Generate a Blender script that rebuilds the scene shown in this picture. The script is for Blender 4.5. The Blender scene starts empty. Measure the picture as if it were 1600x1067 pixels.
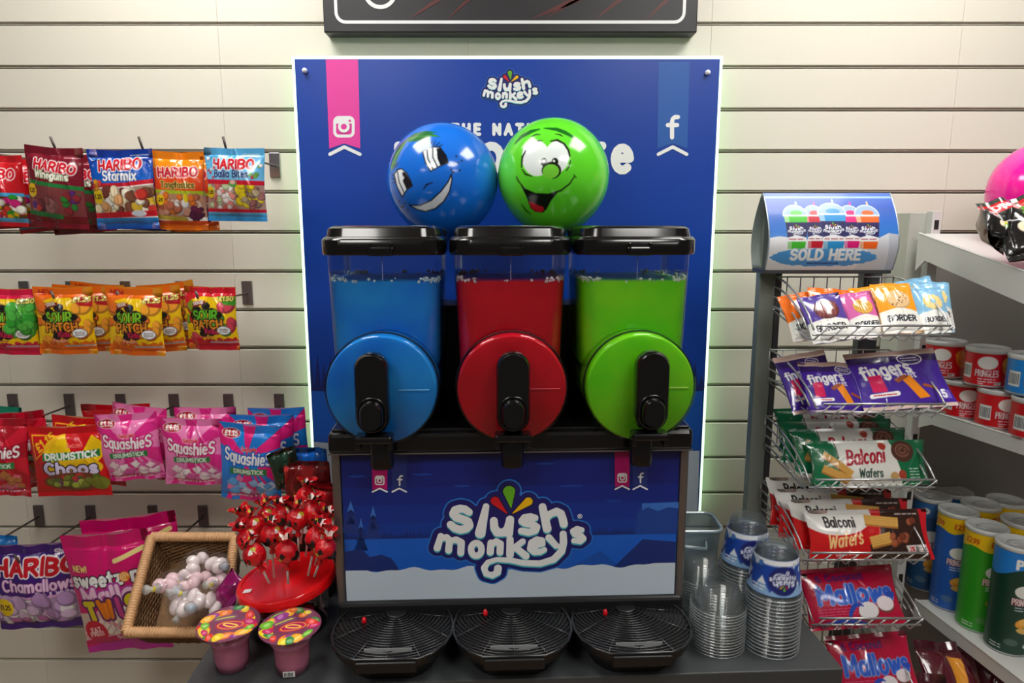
import bpy, bmesh, math, random
import numpy as np
from mathutils import Vector, Matrix

# ------------------------------------------------------------------ camera, light, exposure
SC = bpy.context.scene
COL = SC.collection
F = 1067.0                       # focal length in pixels of the 1600 x 1067 frame (24 mm lens)
PITCH = math.radians(9.5)
DW = 1.765                       # camera to back wall
CZ = 1.70                        # camera height above the floor
CP, SP = math.cos(PITCH), math.sin(PITCH)
cam_d = bpy.data.cameras.new('camera'); cam_d.lens = 24.0; cam_d.sensor_width = 36.0; cam_d.clip_start = 0.02
cam = bpy.data.objects.new('camera', cam_d); COL.objects.link(cam)
cam.location = (0, -DW, CZ); cam.rotation_euler = (math.pi / 2 - PITCH, 0, 0)
SC.camera = cam
SC.view_settings.view_transform = 'Standard'; SC.view_settings.look = 'None'
SC.view_settings.exposure = 0.0; SC.view_settings.gamma = 1.0; SC.view_settings.use_curve_mapping = False
SC.cycles.transparent_max_bounces = 32
SC.cycles.max_bounces = 7
SC.cycles.sample_clamp_indirect = 4.0
world = bpy.data.worlds.new('shop_ambient'); SC.world = world; world.use_nodes = True
world.node_tree.nodes['Background'].inputs[0].default_value = (1.0, 0.87, 0.72, 1)
world.node_tree.nodes['Background'].inputs[1].default_value = 0.095
CEIL = 2.78
LAMPS = [(-0.72, -0.55, 14.5), (0.88, -0.62, 14.5), (-0.80, -2.25, 18.0), (0.70, -1.95, 17.0), (-2.0, -3.0, 7.0), (1.6, -3.2, 9.0)]

def ray(px, py):
    u, v = (px - 800) / F, (py - 533.5) / F
    return (u, CP - v * SP, -SP - v * CP)
def W(px, py, d):
    """world point seen at a pixel, at distance d from the camera measured along the floor"""
    r = ray(px, py); t = d / r[1]
    return Vector((r[0] * t, -DW + d, CZ + r[2] * t))
def Zp(px, py, z):
    r = ray(px, py); t = (z - CZ) / r[2]
    return Vector((r[0] * t, -DW + r[1] * t, z))
def S(p):
    """metres per pixel at a world point"""
    return ((p[1] + DW) * CP + (CZ - p[2]) * SP) / F

# ------------------------------------------------------------------ helpers
def lin(c):
    o = []
    for x in c[:3]:
        x = x / 255.0
        o.append(x / 12.92 if x <= 0.04045 else ((x + 0.055) / 1.055) ** 2.4)
    return o
MATS = {}
def mat(name, rgb=(200, 200, 200), rough=0.5, metal=0.0, coat=0.0, var=0.05, scale=40.0, bump=0.0, emit=0.0, attr=False, sss=0.0, spec=0.5, trans=0.0):
    if name in MATS: return MATS[name]
    m = bpy.data.materials.new(name); m.use_nodes = True
    nt = m.node_tree; b = nt.nodes['Principled BSDF']
    b.inputs['Roughness'].default_value = rough; b.inputs['Metallic'].default_value = metal
    b.inputs['Coat Weight'].default_value = coat; b.inputs['Coat Roughness'].default_value = 0.08
    b.inputs['Specular IOR Level'].default_value = spec
    tc = nt.nodes.new('ShaderNodeTexCoord')
    nz = nt.nodes.new('ShaderNodeTexNoise'); nz.inputs['Scale'].default_value = scale; nz.inputs['Detail'].default_value = 3
    nt.links.new(tc.outputs['Object'], nz.inputs['Vector'])
    if attr:
        at = nt.nodes.new('ShaderNodeAttribute'); at.attribute_name = 'Col'
        src = at.outputs['Color']
    else:
        mx = nt.nodes.new('ShaderNodeMix'); mx.data_type = 'RGBA'
        l = lin(rgb)
        mx.inputs[6].default_value = (*[max(0, c * (1 - var)) for c in l], 1)
        mx.inputs[7].default_value = (*[min(1, c * (1 + var)) for c in l], 1)
        nt.links.new(nz.outputs['Fac'], mx.inputs[0])
        src = mx.outputs[2]
    nt.links.new(src, b.inputs['Base Color'])
    if bump:
        bp = nt.nodes.new('ShaderNodeBump'); bp.inputs['Strength'].default_value = bump; bp.inputs['Distance'].default_value = 0.004
        nt.links.new(nz.outputs['Fac'], bp.inputs['Height']); nt.links.new(bp.outputs['Normal'], b.inputs['Normal'])
    if emit:
        nt.links.new(src, b.inputs['Emission Color']); b.inputs['Emission Strength'].default_value = emit
    if sss:
        b.inputs['Subsurface Weight'].default_value = sss; b.inputs['Subsurface Radius'].default_value = (0.03, 0.03, 0.03)
        b.inputs['Subsurface Scale'].default_value = 1.0
    MATS[name] = m
    return m
def clear(name, tint=(245, 248, 250), base=0.04, edge=0.75, rough=0.06, milk=0.0, ior=1.35):
    """thin clear plastic: transparent with a sheen that grows at grazing angles"""
    if name in MATS: return MATS[name]
    m = bpy.data.materials.new(name); m.use_nodes = True; nt = m.node_tree
    nt.nodes.remove(nt.nodes['Principled BSDF']); out = nt.nodes['Material Output']
    tr = nt.nodes.new('ShaderNodeBsdfTransparent'); tr.inputs[0].default_value = (*lin(tint), 1)
    gl = nt.nodes.new('ShaderNodeBsdfGlossy'); gl.inputs['Roughness'].default_value = rough
    df = nt.nodes.new('ShaderNodeBsdfDiffuse'); df.inputs[0].default_value = (*lin(tint), 1)
    lw = nt.nodes.new('ShaderNodeLayerWeight'); lw.inputs[0].default_value = 0.25
    mp = nt.nodes.new('ShaderNodeMapRange'); mp.inputs[3].default_value = base; mp.inputs[4].default_value = edge
    nt.links.new(lw.outputs['Fresnel'], mp.inputs[0])
    m0 = nt.nodes.new('ShaderNodeMixShader'); m0.inputs[0].default_value = milk
    nt.links.new(tr.outputs[0], m0.inputs[1]); nt.links.new(df.outputs[0], m0.inputs[2])
    m1 = nt.nodes.new('ShaderNodeMixShader'); nt.links.new(mp.outputs[0], m1.inputs[0])
    nt.links.new(m0.outputs[0], m1.inputs[1]); nt.links.new(gl.outputs[0], m1.inputs[2])
    nt.links.new(m1.outputs[0], out.inputs[0])
    MATS[name] = m
    return m

def tag(o, label=None, cat=None, group=None, kind=None):
    if label: o['label'] = label
    if cat: o['category'] = cat
    if group: o['group'] = group
    if kind: o['kind'] = kind
    return o
def link(o, parent=None):
    COL.objects.link(o)
    if parent is not None: o.parent = parent
    return o
def root(name, loc=(0, 0, 0), rz=0.0, label=None, cat=None, group=None, kind=None, rot=None):
    o = bpy.data.objects.new(name, None); o.empty_display_size = 0.03
    o.location = loc; o.rotation_euler = rot if rot else (0, 0, rz)
    return tag(link(o), label, cat, group, kind)
def mesh(name, vf, smooth=False):
    v, f = vf
    me = bpy.data.meshes.new(name); me.from_pydata([tuple(p) for p in v], [], f)
    bm = bmesh.new(); bm.from_mesh(me); bmesh.ops.recalc_face_normals(bm, faces=bm.faces); bm.to_mesh(me); bm.free()
    if smooth: me.polygons.foreach_set('use_smooth', [True] * len(me.polygons))
    return me
def obj(name, vf, m, parent=None, smooth=False, loc=None, rot=None):
    me = vf if isinstance(vf, bpy.types.Mesh) else mesh(name, vf, smooth)
    if m is not None and not me.materials: me.materials.append(m)
    o = bpy.data.objects.new(name, me)
    if loc is not None: o.location = loc
    if rot is not None: o.rotation_euler = rot
    return link(o, parent)
def autosmooth(o, deg=35):
    me = o.data
    bm = bmesh.new(); bm.from_mesh(me)
    for f in bm.faces: f.smooth = True
    lim = math.radians(deg)
    for e in bm.edges:
        if len(e.link_faces) == 2 and e.calc_face_angle() > lim: e.smooth = False
    bm.to_mesh(me); bm.free()
    return o
def copy_tree(o, parent=None):
    c = o.copy(); COL.objects.link(c); c.parent = parent
    for ch in o.children: copy_tree(ch, c)
    return c
def join(*parts):
    V, Fc = [], []
    for v, f in parts:
        n = len(V); V.extend(v); Fc.extend([[i + n for i in q] for q in f])
    return V, Fc
def xf(vf, M):
    return [M @ Vector(p) for p in vf[0]], vf[1]
def mv(vf, x=0, y=0, z=0):
    return [Vector(p) + Vector((x, y, z)) for p in vf[0]], vf[1]
def box(x0, y0, z0, x1, y1, z1, bev=0.0, seg=2):
    bm = bmesh.new(); bmesh.ops.create_cube(bm, size=1)
    for v in bm.verts: v.co = ((x0 + x1) / 2 + v.co.x * (x1 - x0), (y0 + y1) / 2 + v.co.y * (y1 - y0), (z0 + z1) / 2 + v.co.z * (z1 - z0))
    if bev: bmesh.ops.bevel(bm, geom=bm.edges[:], offset=bev, segments=seg, affect='EDGES', profile=0.5)
    return from_bm(bm)
def from_bm(bm):
    bm.verts.index_update()
    r = [v.co.copy() for v in bm.verts], [[v.index for v in f.verts] for f in bm.faces]
    bm.free(); return r
def tube(pts, r, n=8, closed=False):
    pts = [Vector(p) for p in pts]; V, Fc = [], []; N = len(pts)
    rr = r if isinstance(r, (list, tuple)) else [r] * N
    up = Vector((0.13, 0.21, 0.97))
    for i, p in enumerate(pts):
        a = pts[(i - 1) % N] if (closed or i > 0) else p
        b = pts[(i + 1) % N] if (closed or i < N - 1) else p
        t = (b - a).normalized()
        s = t.cross(up)
        if s.length < 1e-3: s = t.cross(Vector((1, 0, 0)))
        s.normalize(); w = s.cross(t)
        for k in range(n):
            q = 2 * math.pi * k / n
            V.append(p + (s * math.cos(q) + w * math.sin(q)) * rr[i])
    M = N if closed else N - 1
    for i in range(M):
        for k in range(n):
            a, b = i * n + k, i * n + (k + 1) % n
            c, d = ((i + 1) % N) * n + (k + 1) % n, ((i + 1) % N) * n + k
            Fc.append([a, b, c, d])
    if not closed:
        Fc.append(list(range(n))[::-1]); Fc.append([(N - 1) * n + k for k in range(n)])
    return V, Fc
def lathe(prof, n=32, cap0=True, cap1=True):
    """profile of (radius, z) turned about z"""
    V, Fc = [], []
    for r, z in prof:
        for k in range(n):
            q = 2 * math.pi * k / n
            V.append(Vector((r * math.cos(q), r * math.sin(q), z)))
    for i in range(len(prof) - 1):
        for k in range(n):
            Fc.append([i * n + k, i * n + (k + 1) % n, (i + 1) * n + (k + 1) % n, (i + 1) * n + k])
    if cap0: Fc.append(list(range(n))[::-1])
    if cap1: Fc.append([(len(prof) - 1) * n + k for k in range(n)])
    return V, Fc
def prism(poly, z0, z1, taper=1.0):
    n = len(poly)
    V = [Vector((x, y, z0)) for x, y in poly] + [Vector((x * taper, y * taper, z1)) for x, y in poly]
    Fc = [list(range(n))[::-1], [n + k for k in range(n)]] + [[k, (k + 1) % n, n + (k + 1) % n, n + k] for k in range(n)]
    return V, Fc
def rrect(w, h, r, n=5, cx=0, cy=0):
    P = []
    for sx, sy, a0 in ((1, 1, 0), (-1, 1, 90), (-1, -1, 180), (1, -1, 270)):
        for k in range(n + 1):
            a = math.radians(a0 + 90 * k / n)
            P.append((cx + sx * (w / 2 - r) + r * math.cos(a), cy + sy * (h / 2 - r) + r * math.sin(a)))
    return P
def loft(rings, cap=True):
    n = len(rings[0]); V = [Vector(p) for r in rings for p in r]; Fc = []
    for i in range(len(rings) - 1):
        for k in range(n):
            Fc.append([i * n + k, i * n + (k + 1) % n, (i + 1) * n + (k + 1) % n, (i + 1) * n + k])
    if cap: Fc.append(list(range(n))[::-1]); Fc.append([(len(rings) - 1) * n + k for k in range(n)])
    return V, Fc
YZ = Matrix.Rotation(math.pi / 2, 4, 'X')      # turns an x-y drawing upright: (x, y, z) -> (x, -z, y)

NTH = ['bottom', 'second', 'third', 'fourth', 'fifth', 'sixth', 'seventh', 'eighth', 'ninth', 'tenth', 'eleventh', 'twelfth', 'thirteenth', 'fourteenth', 'fifteenth', 'sixteenth', 'seventeenth']
def nth(k, n): return 'topmost' if k == n - 1 else 'bottom' if k == 0 else NTH[k] + ' from the bottom'
# ------------------------------------------------------------------ one-stroke alphabet and distance fields
GL = {
'A': '62|2,0 31,100 60,0;13,34 49,34', 'B': '58|5,0 5,100 30,100 @30,76,24,24,90,-90 5,52;30,52 @30,26,26,26,90,-90 5,0',
'C': '62|@35,50,31,50,50,310', 'D': '62|5,0 5,100 22,100 @22,50,37,50,90,-90 5,0', 'E': '52|48,100 5,100 5,0 48,0;5,52 42,52',
'F': '50|48,100 5,100 5,0;5,52 42,52', 'G': '66|@35,50,31,50,50,350 40,42', 'H': '62|5,0 5,100;57,0 57,100;5,50 57,50', 'I': '12|6,0 6,100',
'J': '45|40,100 40,25 @22,25,18,25,0,-180', 'K': '60|5,0 5,100;55,100 5,45;22,60 57,0', 'L': '50|5,100 5,0 46,0', 'M': '76|5,0 5,100 38,35 71,100 71,0',
'N': '64|5,0 5,100 59,0 59,100', 'O': '68|@34,50,30,50,0,360', 'P': '56|5,0 5,100 28,100 @28,74,25,26,90,-90 5,48', 'R': '60|5,0 5,100 28,100 @28,74,25,26,90,-90 5,48;28,48 56,0',
'S': '56|@29,75,24,25,30,270 @29,25,25,25,90,-150', 'T': '58|2,100 56,100;29,100 29,0', 'U': '62|5,100 5,30 @31,30,26,30,180,360 57,100', 'V': '60|2,100 30,0 58,100',
'W': '88|2,100 22,0 44,80 66,0 86,100', 'X': '60|3,100 57,0;57,100 3,0', 'Y': '58|2,100 29,48 56,100;29,48 29,0', 'Z': '56|4,100 52,100 4,0 54,0',
'a': '52|@26,33,22,33,0,360;48,66 48,0', 'b': '52|5,100 5,0;@27,33,22,33,0,360', 'c': '48|@27,33,23,33,50,310', 'd': '52|48,100 48,0;@26,33,22,33,0,360',
'e': '50|5,35 47,35 @26,33,21,33,5,310', 'f': '34|@26,82,12,16,60,180 14,0;2,62 32,62', 'g': '52|@26,33,22,33,0,360;48,66 48,-8 @27,-8,21,22,0,-150',
'h': '50|5,100 5,0;5,40 @25,42,20,24,180,0 45,0', 'i': '12|6,66 6,0;6,90 6,92', 'k': '48|5,100 5,0;42,66 5,25;18,40 45,0', 'l': '12|6,100 6,0',
'm': '76|5,66 5,0;5,42 @21,42,16,24,180,0 37,0;37,42 @53,42,16,24,180,0 69,0', 'n': '50|5,66 5,0;5,40 @25,42,20,24,180,0 45,0', 'o': '54|@27,33,23,33,0,360',
'p': '52|5,66 5,-32;@27,33,22,33,0,360', 'q': '52|48,66 48,-32;@26,33,22,33,0,360', 'r': '34|5,66 5,0;5,40 @22,42,17,24,180,60', 's': '44|@22,49,17,17,30,270 @22,16,18,16,90,-150',
't': '34|14,92 14,14 @24,14,10,14,180,290;2,64 30,64', 'u': '50|5,66 5,24 @25,24,20,24,180,360 45,66;45,66 45,0', 'v': '46|2,66 23,0 44,66', 'w': '68|2,66 18,0 34,56 50,0 66,66',
'x': '46|3,66 43,0;43,66 3,0', 'y': '48|3,66 24,4;45,66 20,-22 6,-30', 'z': '44|4,66 40,66 4,0 42,0',
'0': '58|@29,50,25,50,0,360', '1': '32|4,78 20,100 20,0', '2': '56|@28,72,24,28,160,-40 4,0 54,0', '3': '54|@26,75,22,25,150,-90;@26,25,24,25,90,-150', '4': '58|40,0 40,100 3,30 56,30',
'5': '54|48,100 10,100 7,56 @26,31,25,31,130,-150', '6': '56|@28,30,24,30,0,360;4,30 @50,36,46,62,180,105', '7': '52|4,100 50,100 20,0', '8': '56|@28,75,20,25,0,360;@28,25,24,25,0,360',
'9': '56|@28,70,24,30,0,360;52,70 @6,64,46,62,0,-75', '£': '58|@36,72,18,28,20,180 18,0;4,0 54,0;6,46 40,46', '.': '12|6,2 6,4', '&': '64|60,0 16,70 @28,80,14,20,210,-20 10,34 @26,22,20,22,150,360',
"'": '10|5,100 5,80', '-': '30|4,45 26,45', '%': '70|@16,78,12,20,0,360;@54,22,12,20,0,360;58,100 12,0', '!': '12|6,100 6,30;6,2 6,4', ' ': '34|'}
def glyph(ch):
    w, body = GL[ch].split('|'); out = []
    for pl in body.split(';'):
        P = []
        for t in pl.split():
            if t[0] == '@':
                cx, cy, rx, ry, a0, a1 = map(float, t[1:].split(','))
                n = max(4, int(abs(a1 - a0) / 24))
                for k in range(n + 1):
                    a = math.radians(a0 + (a1 - a0) * k / n); P.append((cx + rx * math.cos(a), cy + ry * math.sin(a)))
            else: P.append(tuple(map(float, t.split(','))))
        if P: out.append(P)
    return float(w), out
def text_lines(s, cx, cy, h, sx=1.0, track=16, slant=0.0, rot=0.0, width=None, arch=0.0):
    """centre-lines of a text centred on (cx, cy), capital height h; optional total width"""
    x = 0.0; polys = []
    for ch in s:
        w, ps = glyph(ch)
        for p in ps: polys.append([(x + a, b) for a, b in p])
        x += w + track
    tot = max(x - track, 1.0); k = h / 100.0
    kx = width / tot if width else k * sx
    c, q = math.cos(math.radians(rot)), math.sin(math.radians(rot)); out = []
    for p in polys:
        o = []
        for a, b in p:
            X, Y = (a - tot / 2) * kx, (b - 50) * k
            X += slant * Y
            if arch: Y -= arch * (2 * X / (tot * kx)) ** 2
            o.append((cx + X * c - Y * q, cy + X * q + Y * c))
        out.append(o)
    return out
def segs(lines, r=0.0):
    A = []
    for p in lines:
        p = [(q[0], q[1], q[2] if len(q) > 2 else r) for q in p]
        if len(p) == 1: p = [p[0], p[0]]
        for a, b in zip(p[:-1], p[1:]): A.append((*a, *b))
    return np.array(A, float).reshape(-1, 6)
def sd_segs(X, Y, sg):
    """distance to tapered strokes (negative inside)"""
    D = np.full(X.shape, 1e9)
    for x0, y0, r0, x1, y1, r1 in sg:
        dx, dy = x1 - x0, y1 - y0; L = dx * dx + dy * dy
        if L < 1e-12: D = np.minimum(D, np.hypot(X - x0, Y - y0) - r0); continue
        t = np.clip(((X - x0) * dx + (Y - y0) * dy) / L, 0, 1)
        D = np.minimum(D, np.hypot(X - x0 - t * dx, Y - y0 - t * dy) - (r0 + (r1 - r0) * t))
    return D
def sd_ell(X, Y, cx, cy, rx, ry, rot=0.0):
    c, s = math.cos(math.radians(rot)), math.sin(math.radians(rot))
    x, y = (X - cx) * c + (Y - cy) * s, -(X - cx) * s + (Y - cy) * c
    k = np.hypot(x / rx, y / ry)
    return (k - 1) * min(rx, ry) if rx == ry else (k - 1) * k / np.maximum(np.hypot(x / rx ** 2, y / ry ** 2), 1e-9)
def sd_poly(X, Y, P):
    D = np.full(X.shape, 1e9); ins = np.zeros(X.shape, bool); n = len(P)
    for i in range(n):
        (x0, y0), (x1, y1) = P[i], P[(i + 1) % n]
        dx, dy = x1 - x0, y1 - y0; L = max(dx * dx + dy * dy, 1e-12)
        t = np.clip(((X - x0) * dx + (Y - y0) * dy) / L, 0, 1)
        D = np.minimum(D, np.hypot(X - x0 - t * dx, Y - y0 - t * dy))
        if y0 != y1:
            ins ^= ((y0 > Y) != (y1 > Y)) & (X < (x1 - x0) * (Y - y0) / (y1 - y0) + x0)
    return np.where(ins, -D, D)
def contour(fn, bb, cell):
    """flat mesh (x, y, 0) of the region where fn < 0, with the edge traced by marching squares"""
    xs = np.arange(bb[0], bb[2] + cell, cell); ys = np.arange(bb[1], bb[3] + cell, cell)
    X, Y = np.meshgrid(xs, ys); D = fn(X, Y); ins = D < 0
    V, Fc, vid = [], [], {}
    def node(a):
        if a not in vid: vid[a] = len(V); V.append((xs[a[1]], ys[a[0]], 0.0))
        return vid[a]
    def edge(a, b):
        k = (a, b) if a < b else (b, a)
        if k not in vid:
            a, b = k; t = D[a] / (D[a] - D[b]); vid[k] = len(V)
            V.append((xs[a[1]] + t * (xs[b[1]] - xs[a[1]]), ys[a[0]] + t * (ys[b[0]] - ys[a[0]]), 0.0))
        return vid[k]
    anyi = ins[:-1, :-1] | ins[1:, :-1] | ins[:-1, 1:] | ins[1:, 1:]
    for j, i in zip(*np.nonzero(anyi)):
        j, i = int(j), int(i); c = [(j, i), (j, i + 1), (j + 1, i + 1), (j + 1, i)]; p = []
        for k in range(4):
            a, b = c[k], c[(k + 1) % 4]
            if ins[a]: p.append(node(a))
            if ins[a] != ins[b]: p.append(edge(a, b))
        if len(p) > 2: Fc.append(p)
    return V, Fc
def stroke_flat(lines, r, cell, grow=0.0, dx=0.0, dy=0.0):
    sg = segs(lines, r); sg[:, [0, 3]] += dx; sg[:, [1, 4]] += dy; sg[:, [2, 5]] += grow
    m = sg[:, [2, 5]].max() + cell
    bb = (sg[:, [0, 3]].min() - m, sg[:, [1, 4]].min() - m, sg[:, [0, 3]].max() + m, sg[:, [1, 4]].max() + m)
    return contour(lambda X, Y: sd_segs(X, Y, sg), bb, cell)

# ------------------------------------------------------------------ printed artwork as colours on a mesh grid
class Art:
    def __init__(s, w, h, nx, base=(255, 255, 255)):
        """canvas 100 wide, H = 100*h/w tall, origin bottom left"""
        s.w, s.h, s.nx = w, h, nx; s.H = 100.0 * h / w; s.ny = max(4, int(round(nx * h / w)))
        s.X, s.Y = np.meshgrid(np.linspace(0, 100, s.nx + 1), np.linspace(0, s.H, s.ny + 1))
        s.C = np.empty(s.X.shape + (3,)); s.C[:] = base; s.cell = 100.0 / nx
    def put(s, D, c, soft=1.0):
        a = np.clip(0.5 - D / (s.cell * soft), 0, 1)[..., None]
        s.C = s.C * (1 - a) + np.array(c, float) * a; return s
    def part(s, fn, bb, c, m=2.0):
        i0, i1 = np.searchsorted(s.X[0], [bb[0] - m, bb[2] + m]); j0, j1 = np.searchsorted(s.Y[:, 0], [bb[1] - m, bb[3] + m])
        if i1 <= i0 or j1 <= j0: return s
        D = fn(s.X[j0:j1, i0:i1], s.Y[j0:j1, i0:i1]); a = np.clip(0.5 - D / s.cell, 0, 1)[..., None]
        s.C[j0:j1, i0:i1] = s.C[j0:j1, i0:i1] * (1 - a) + np.array(c, float) * a; return s
    def rect(s, x0, y0, x1, y1, c): return s.part(lambda X, Y: np.maximum(np.abs(X - (x0 + x1) / 2) - (x1 - x0) / 2, np.abs(Y - (y0 + y1) / 2) - (y1 - y0) / 2), (x0, y0, x1, y1), c)
    def ell(s, cx, cy, rx, ry, c, rot=0.0):
        m = max(rx, ry); return s.part(lambda X, Y: sd_ell(X, Y, cx, cy, rx, ry, rot), (cx - m, cy - m, cx + m, cy + m), c)
    def poly(s, P, c):
        xs, ys = [p[0] for p in P], [p[1] for p in P]
        return s.part(lambda X, Y: sd_poly(X, Y, P), (min(xs), min(ys), max(xs), max(ys)), c)
    def line(s, lines, r, c):
        sg = segs(lines, r); m = sg[:, [2, 5]].max()
        bb = (sg[:, [0, 3]].min() - m, sg[:, [1, 4]].min() - m, sg[:, [0, 3]].max() + m, sg[:, [1, 4]].max() + m)
        return s.part(lambda X, Y: sd_segs(X, Y, sg), bb, c)
    def text(s, t, cx, cy, h, r, c, out=None, **k):
        L = text_lines(t, cx, cy, h, **k)
        w = k.get('width'); tot = sum(glyph(c)[0] + 16 for c in t)
        if w: r2 = min(r, 11.5 * w / tot, .17 * h); out = [(ro * max(.6, r2 / r), co) for ro, co in (out or [])]; r = r2     # keep counters open
        for ro, co in (out or []): s.line(L, r + ro, co)
        return s.line(L, r, c)
    def vgrad(s, y0, y1, c0, c1):
        t = np.clip((s.Y - y0) / (y1 - y0), 0, 1)[..., None]; m = ((s.Y >= y0) & (s.Y <= y1))[..., None]
        s.C = np.where(m, np.array(c0, float) * (1 - t) + np.array(c1, float) * t, s.C); return s
    def sweets(s, x0, y0, x1, y1, cols, n, r0, r1, seed=1, lit=True):
        R = random.Random(seed)
        for _ in range(n):
            x, y, r, q = R.uniform(x0, x1), R.uniform(y0, y1), R.uniform(r0, r1), R.uniform(0, 180); c = R.choice(cols)
            a = R.uniform(.65, 1.0)
            s.ell(x, y, r, r * a, [v * .72 for v in c], q); s.ell(x - r * .1, y + r * .12, r * .82, r * .82 * a, c, q)
        return s
    def attr(s, me, n_extra_color=None):
        lut = s.C.reshape(-1, 3) / 255.0
        l = np.where(lut <= 0.04045, lut / 12.92, ((lut + 0.055) / 1.055) ** 2.4)
        n = len(me.vertices); col = np.ones((n, 4)); k = min(len(l), n)
        col[:k, :3] = l[:k]
        if n > k: col[k:, :3] = np.array(lin(n_extra_color)) if n_extra_color is not None else l.mean(0)
        a = me.color_attributes.new('Col', 'FLOAT_COLOR', 'POINT'); a.data.foreach_set('color', col.astype(np.float32).ravel())
PRINT = mat('printed_glossy_film', attr=True, rough=0.2, coat=0.8, bump=0.45, scale=45)
PAPER = mat('printed_paper_card', attr=True, rough=0.4, coat=0.2)
LATEX = mat('printed_balloon_latex', attr=True, rough=0.16, coat=0.4)

def bag_mesh(name, art, thick=0.035, seal=(0.10, 0.075), seed=0, crease=1.0, back=None, dip=0.03, material=None):
    """a filled film bag hanging from its top centre: origin at the top, front towards -y"""
    w, h, nx, ny = art.w, art.h, art.nx, art.ny; R = random.Random(seed)
    u = art.X / 100.0; v = art.Y / art.H
    vv = np.clip((v - seal[1]) / (1 - seal[0] - seal[1]), 0, 1)
    b = np.power(np.clip(4 * u * (1 - u), 0, 1), 0.55) * np.power(np.clip(np.sin(np.pi * vv), 0, 1), 0.55)
    y = -thick * 0.5 * b
    for k in range(7):
        f, p, a = R.uniform(4, 22), R.uniform(0, 6.3), R.uniform(0.0006, 0.0017) * crease
        y += a * np.sin(f * u + p + R.uniform(-3, 3) * v) * (np.exp(-vv / 0.16) + np.exp(-(1 - vv) / 0.2) + 0.28)
    fx, fz, ph = R.uniform(3, 7), R.uniform(3, 6), R.uniform(0, 6)
    y += 0.0014 * crease * np.sin(fx * u * 2 + ph) * np.sin(fz * v * 2 + ph * .7) * (b > 0.2)
    for k in range(6):                                  # sharp film creases running down from the hang hole
        ub, sl, wd, a = R.uniform(.12, .88), R.uniform(-.16, .16), R.uniform(.012, .03), R.uniform(.0010, .0026) * crease
        uc = .5 + (ub - .5) * np.minimum(1, (1.02 - v) * R.uniform(1.2, 2.5)) + sl * (1 - v) * .5
        y -= a * np.exp(-((u - uc) / wd) ** 2) * np.clip(np.sin(np.pi * np.clip(v * R.uniform(.9, 1.3) + R.uniform(-.2, .1), 0, 1)), 0, 1)
    x = (u - .5) * w * (1 - 0.05 * np.sin(np.pi * vv)) + R.uniform(-.01, .01) * w * v
    z = -(1 - v) * h + dip * w * np.power(np.abs(2 * u - 1), 1.4) * v ** 3 - dip * .5 * w * np.power(np.abs(2 * u - 1), 1.6) * R.uniform(-.8, .8) * (1 - v) ** 3
    V = np.stack([x, y, z], -1).reshape(-1, 3).tolist(); N = nx + 1
    Fc = []
    for j in range(ny):
        o = j * N
        Fc.extend([[o + i, o + i + 1, o + N + i + 1, o + N + i] for i in range(nx)])
    # back sheet: five columns, sharing the side edges
    cols = [0, nx // 4, nx // 2, 3 * nx // 4, nx]; st = max(1, ny // 24); rows = list(range(0, ny, st)) + [ny]
    idx = {}
    for j in rows:
        for q, i in enumerate(cols):
            if q in (0, 4): idx[j, q] = j * N + i
            else:
                p = V[j * N + i]; idx[j, q] = len(V)
                V.append([p[0], max(-p[1] * 0.8, 0.0) + 0.0042 * crease + 0.001, p[2]])
    for a, c in zip(rows[:-1], rows[1:]):
        for q in range(4): Fc.append([idx[a, q + 1], idx[a, q], idx[c, q], idx[c, q + 1]])
    me = bpy.data.meshes.new(name); me.from_pydata(V, [], Fc)
    me.polygons.foreach_set('use_smooth', [True] * len(me.polygons))
    art.attr(me, back); me.materials.append(material or PRINT)
    return me
# ------------------------------------------------------------------ the room
CREAM = mat('cream_slatwall_laminate', (228, 224, 211), 0.38, var=0.025, scale=3, spec=0.4)
GROOVE = mat('dark_slatwall_groove', (88, 82, 74), 0.55, var=0.1)
WHITE = mat('white_paint', (232, 233, 230), 0.55, var=0.02)
wall = tag(obj('wall_back', box(-2.4, 0.012, 0.0, 2.4, 0.05, CEIL), GROOVE), kind='structure')
sx = [-2.4, W(366, 430, DW).x - 0.61, W(366, 430, DW).x, W(731, 60, DW).x, W(1113, 20, DW).x, W(1113, 20, DW).x + 0.61, 2.4]
slat_me = {}
for k in range(-5, 20):
    zt, zb = 2.188 - 0.1 * k - 0.0045, 2.188 - 0.1 * (k + 1) + 0.0045
    for a, b in zip(sx[:-1], sx[1:]):
        key = round(b - a, 3)
        if key not in slat_me:
            hw = (b - a) / 2 - 0.00035
            pr = [(0.0, -0.0455), (0.0, 0.0435), (0.002, 0.0455), (0.016, 0.0455), (0.016, -0.0495), (0.0035, -0.0495), (0.0035, -0.0475), (0.0, -0.0475)]
            pr = [(0.001, -0.0455), (0.0, -0.0445), (0.0, 0.0445), (0.001, 0.0455), (0.016, 0.0455), (0.016, -0.0500), (0.006, -0.0500), (0.006, -0.0485), (0.011, -0.0485), (0.011, -0.0455)]
            V = [Vector((-hw, y, z)) for y, z in pr] + [Vector((hw, y, z)) for y, z in pr]; n = len(pr)
            me = mesh('slat', (V, [list(range(n)), [n + i for i in range(n)][::-1]] + [[i, (i + 1) % n, n + (i + 1) % n, n + i] for i in range(n)]))
            slat_me[key] = me
        obj('slat', slat_me[key], CREAM, wall, loc=((a + b) / 2, 0, (zt + zb) / 2))
tag(obj('floor', box(-2.4, -4.2, -0.04, 2.4, 0.05, 0.0), mat('brown_vinyl_floor', (138, 108, 80), 0.45, var=0.12, scale=6)), kind='structure')
tag(obj('ceiling', box(-2.4, -4.2, CEIL, 2.4, 0.05, CEIL + 0.04), mat('white_ceiling_tile', (225, 225, 220), 0.8, var=0.03)), kind='structure')
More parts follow.
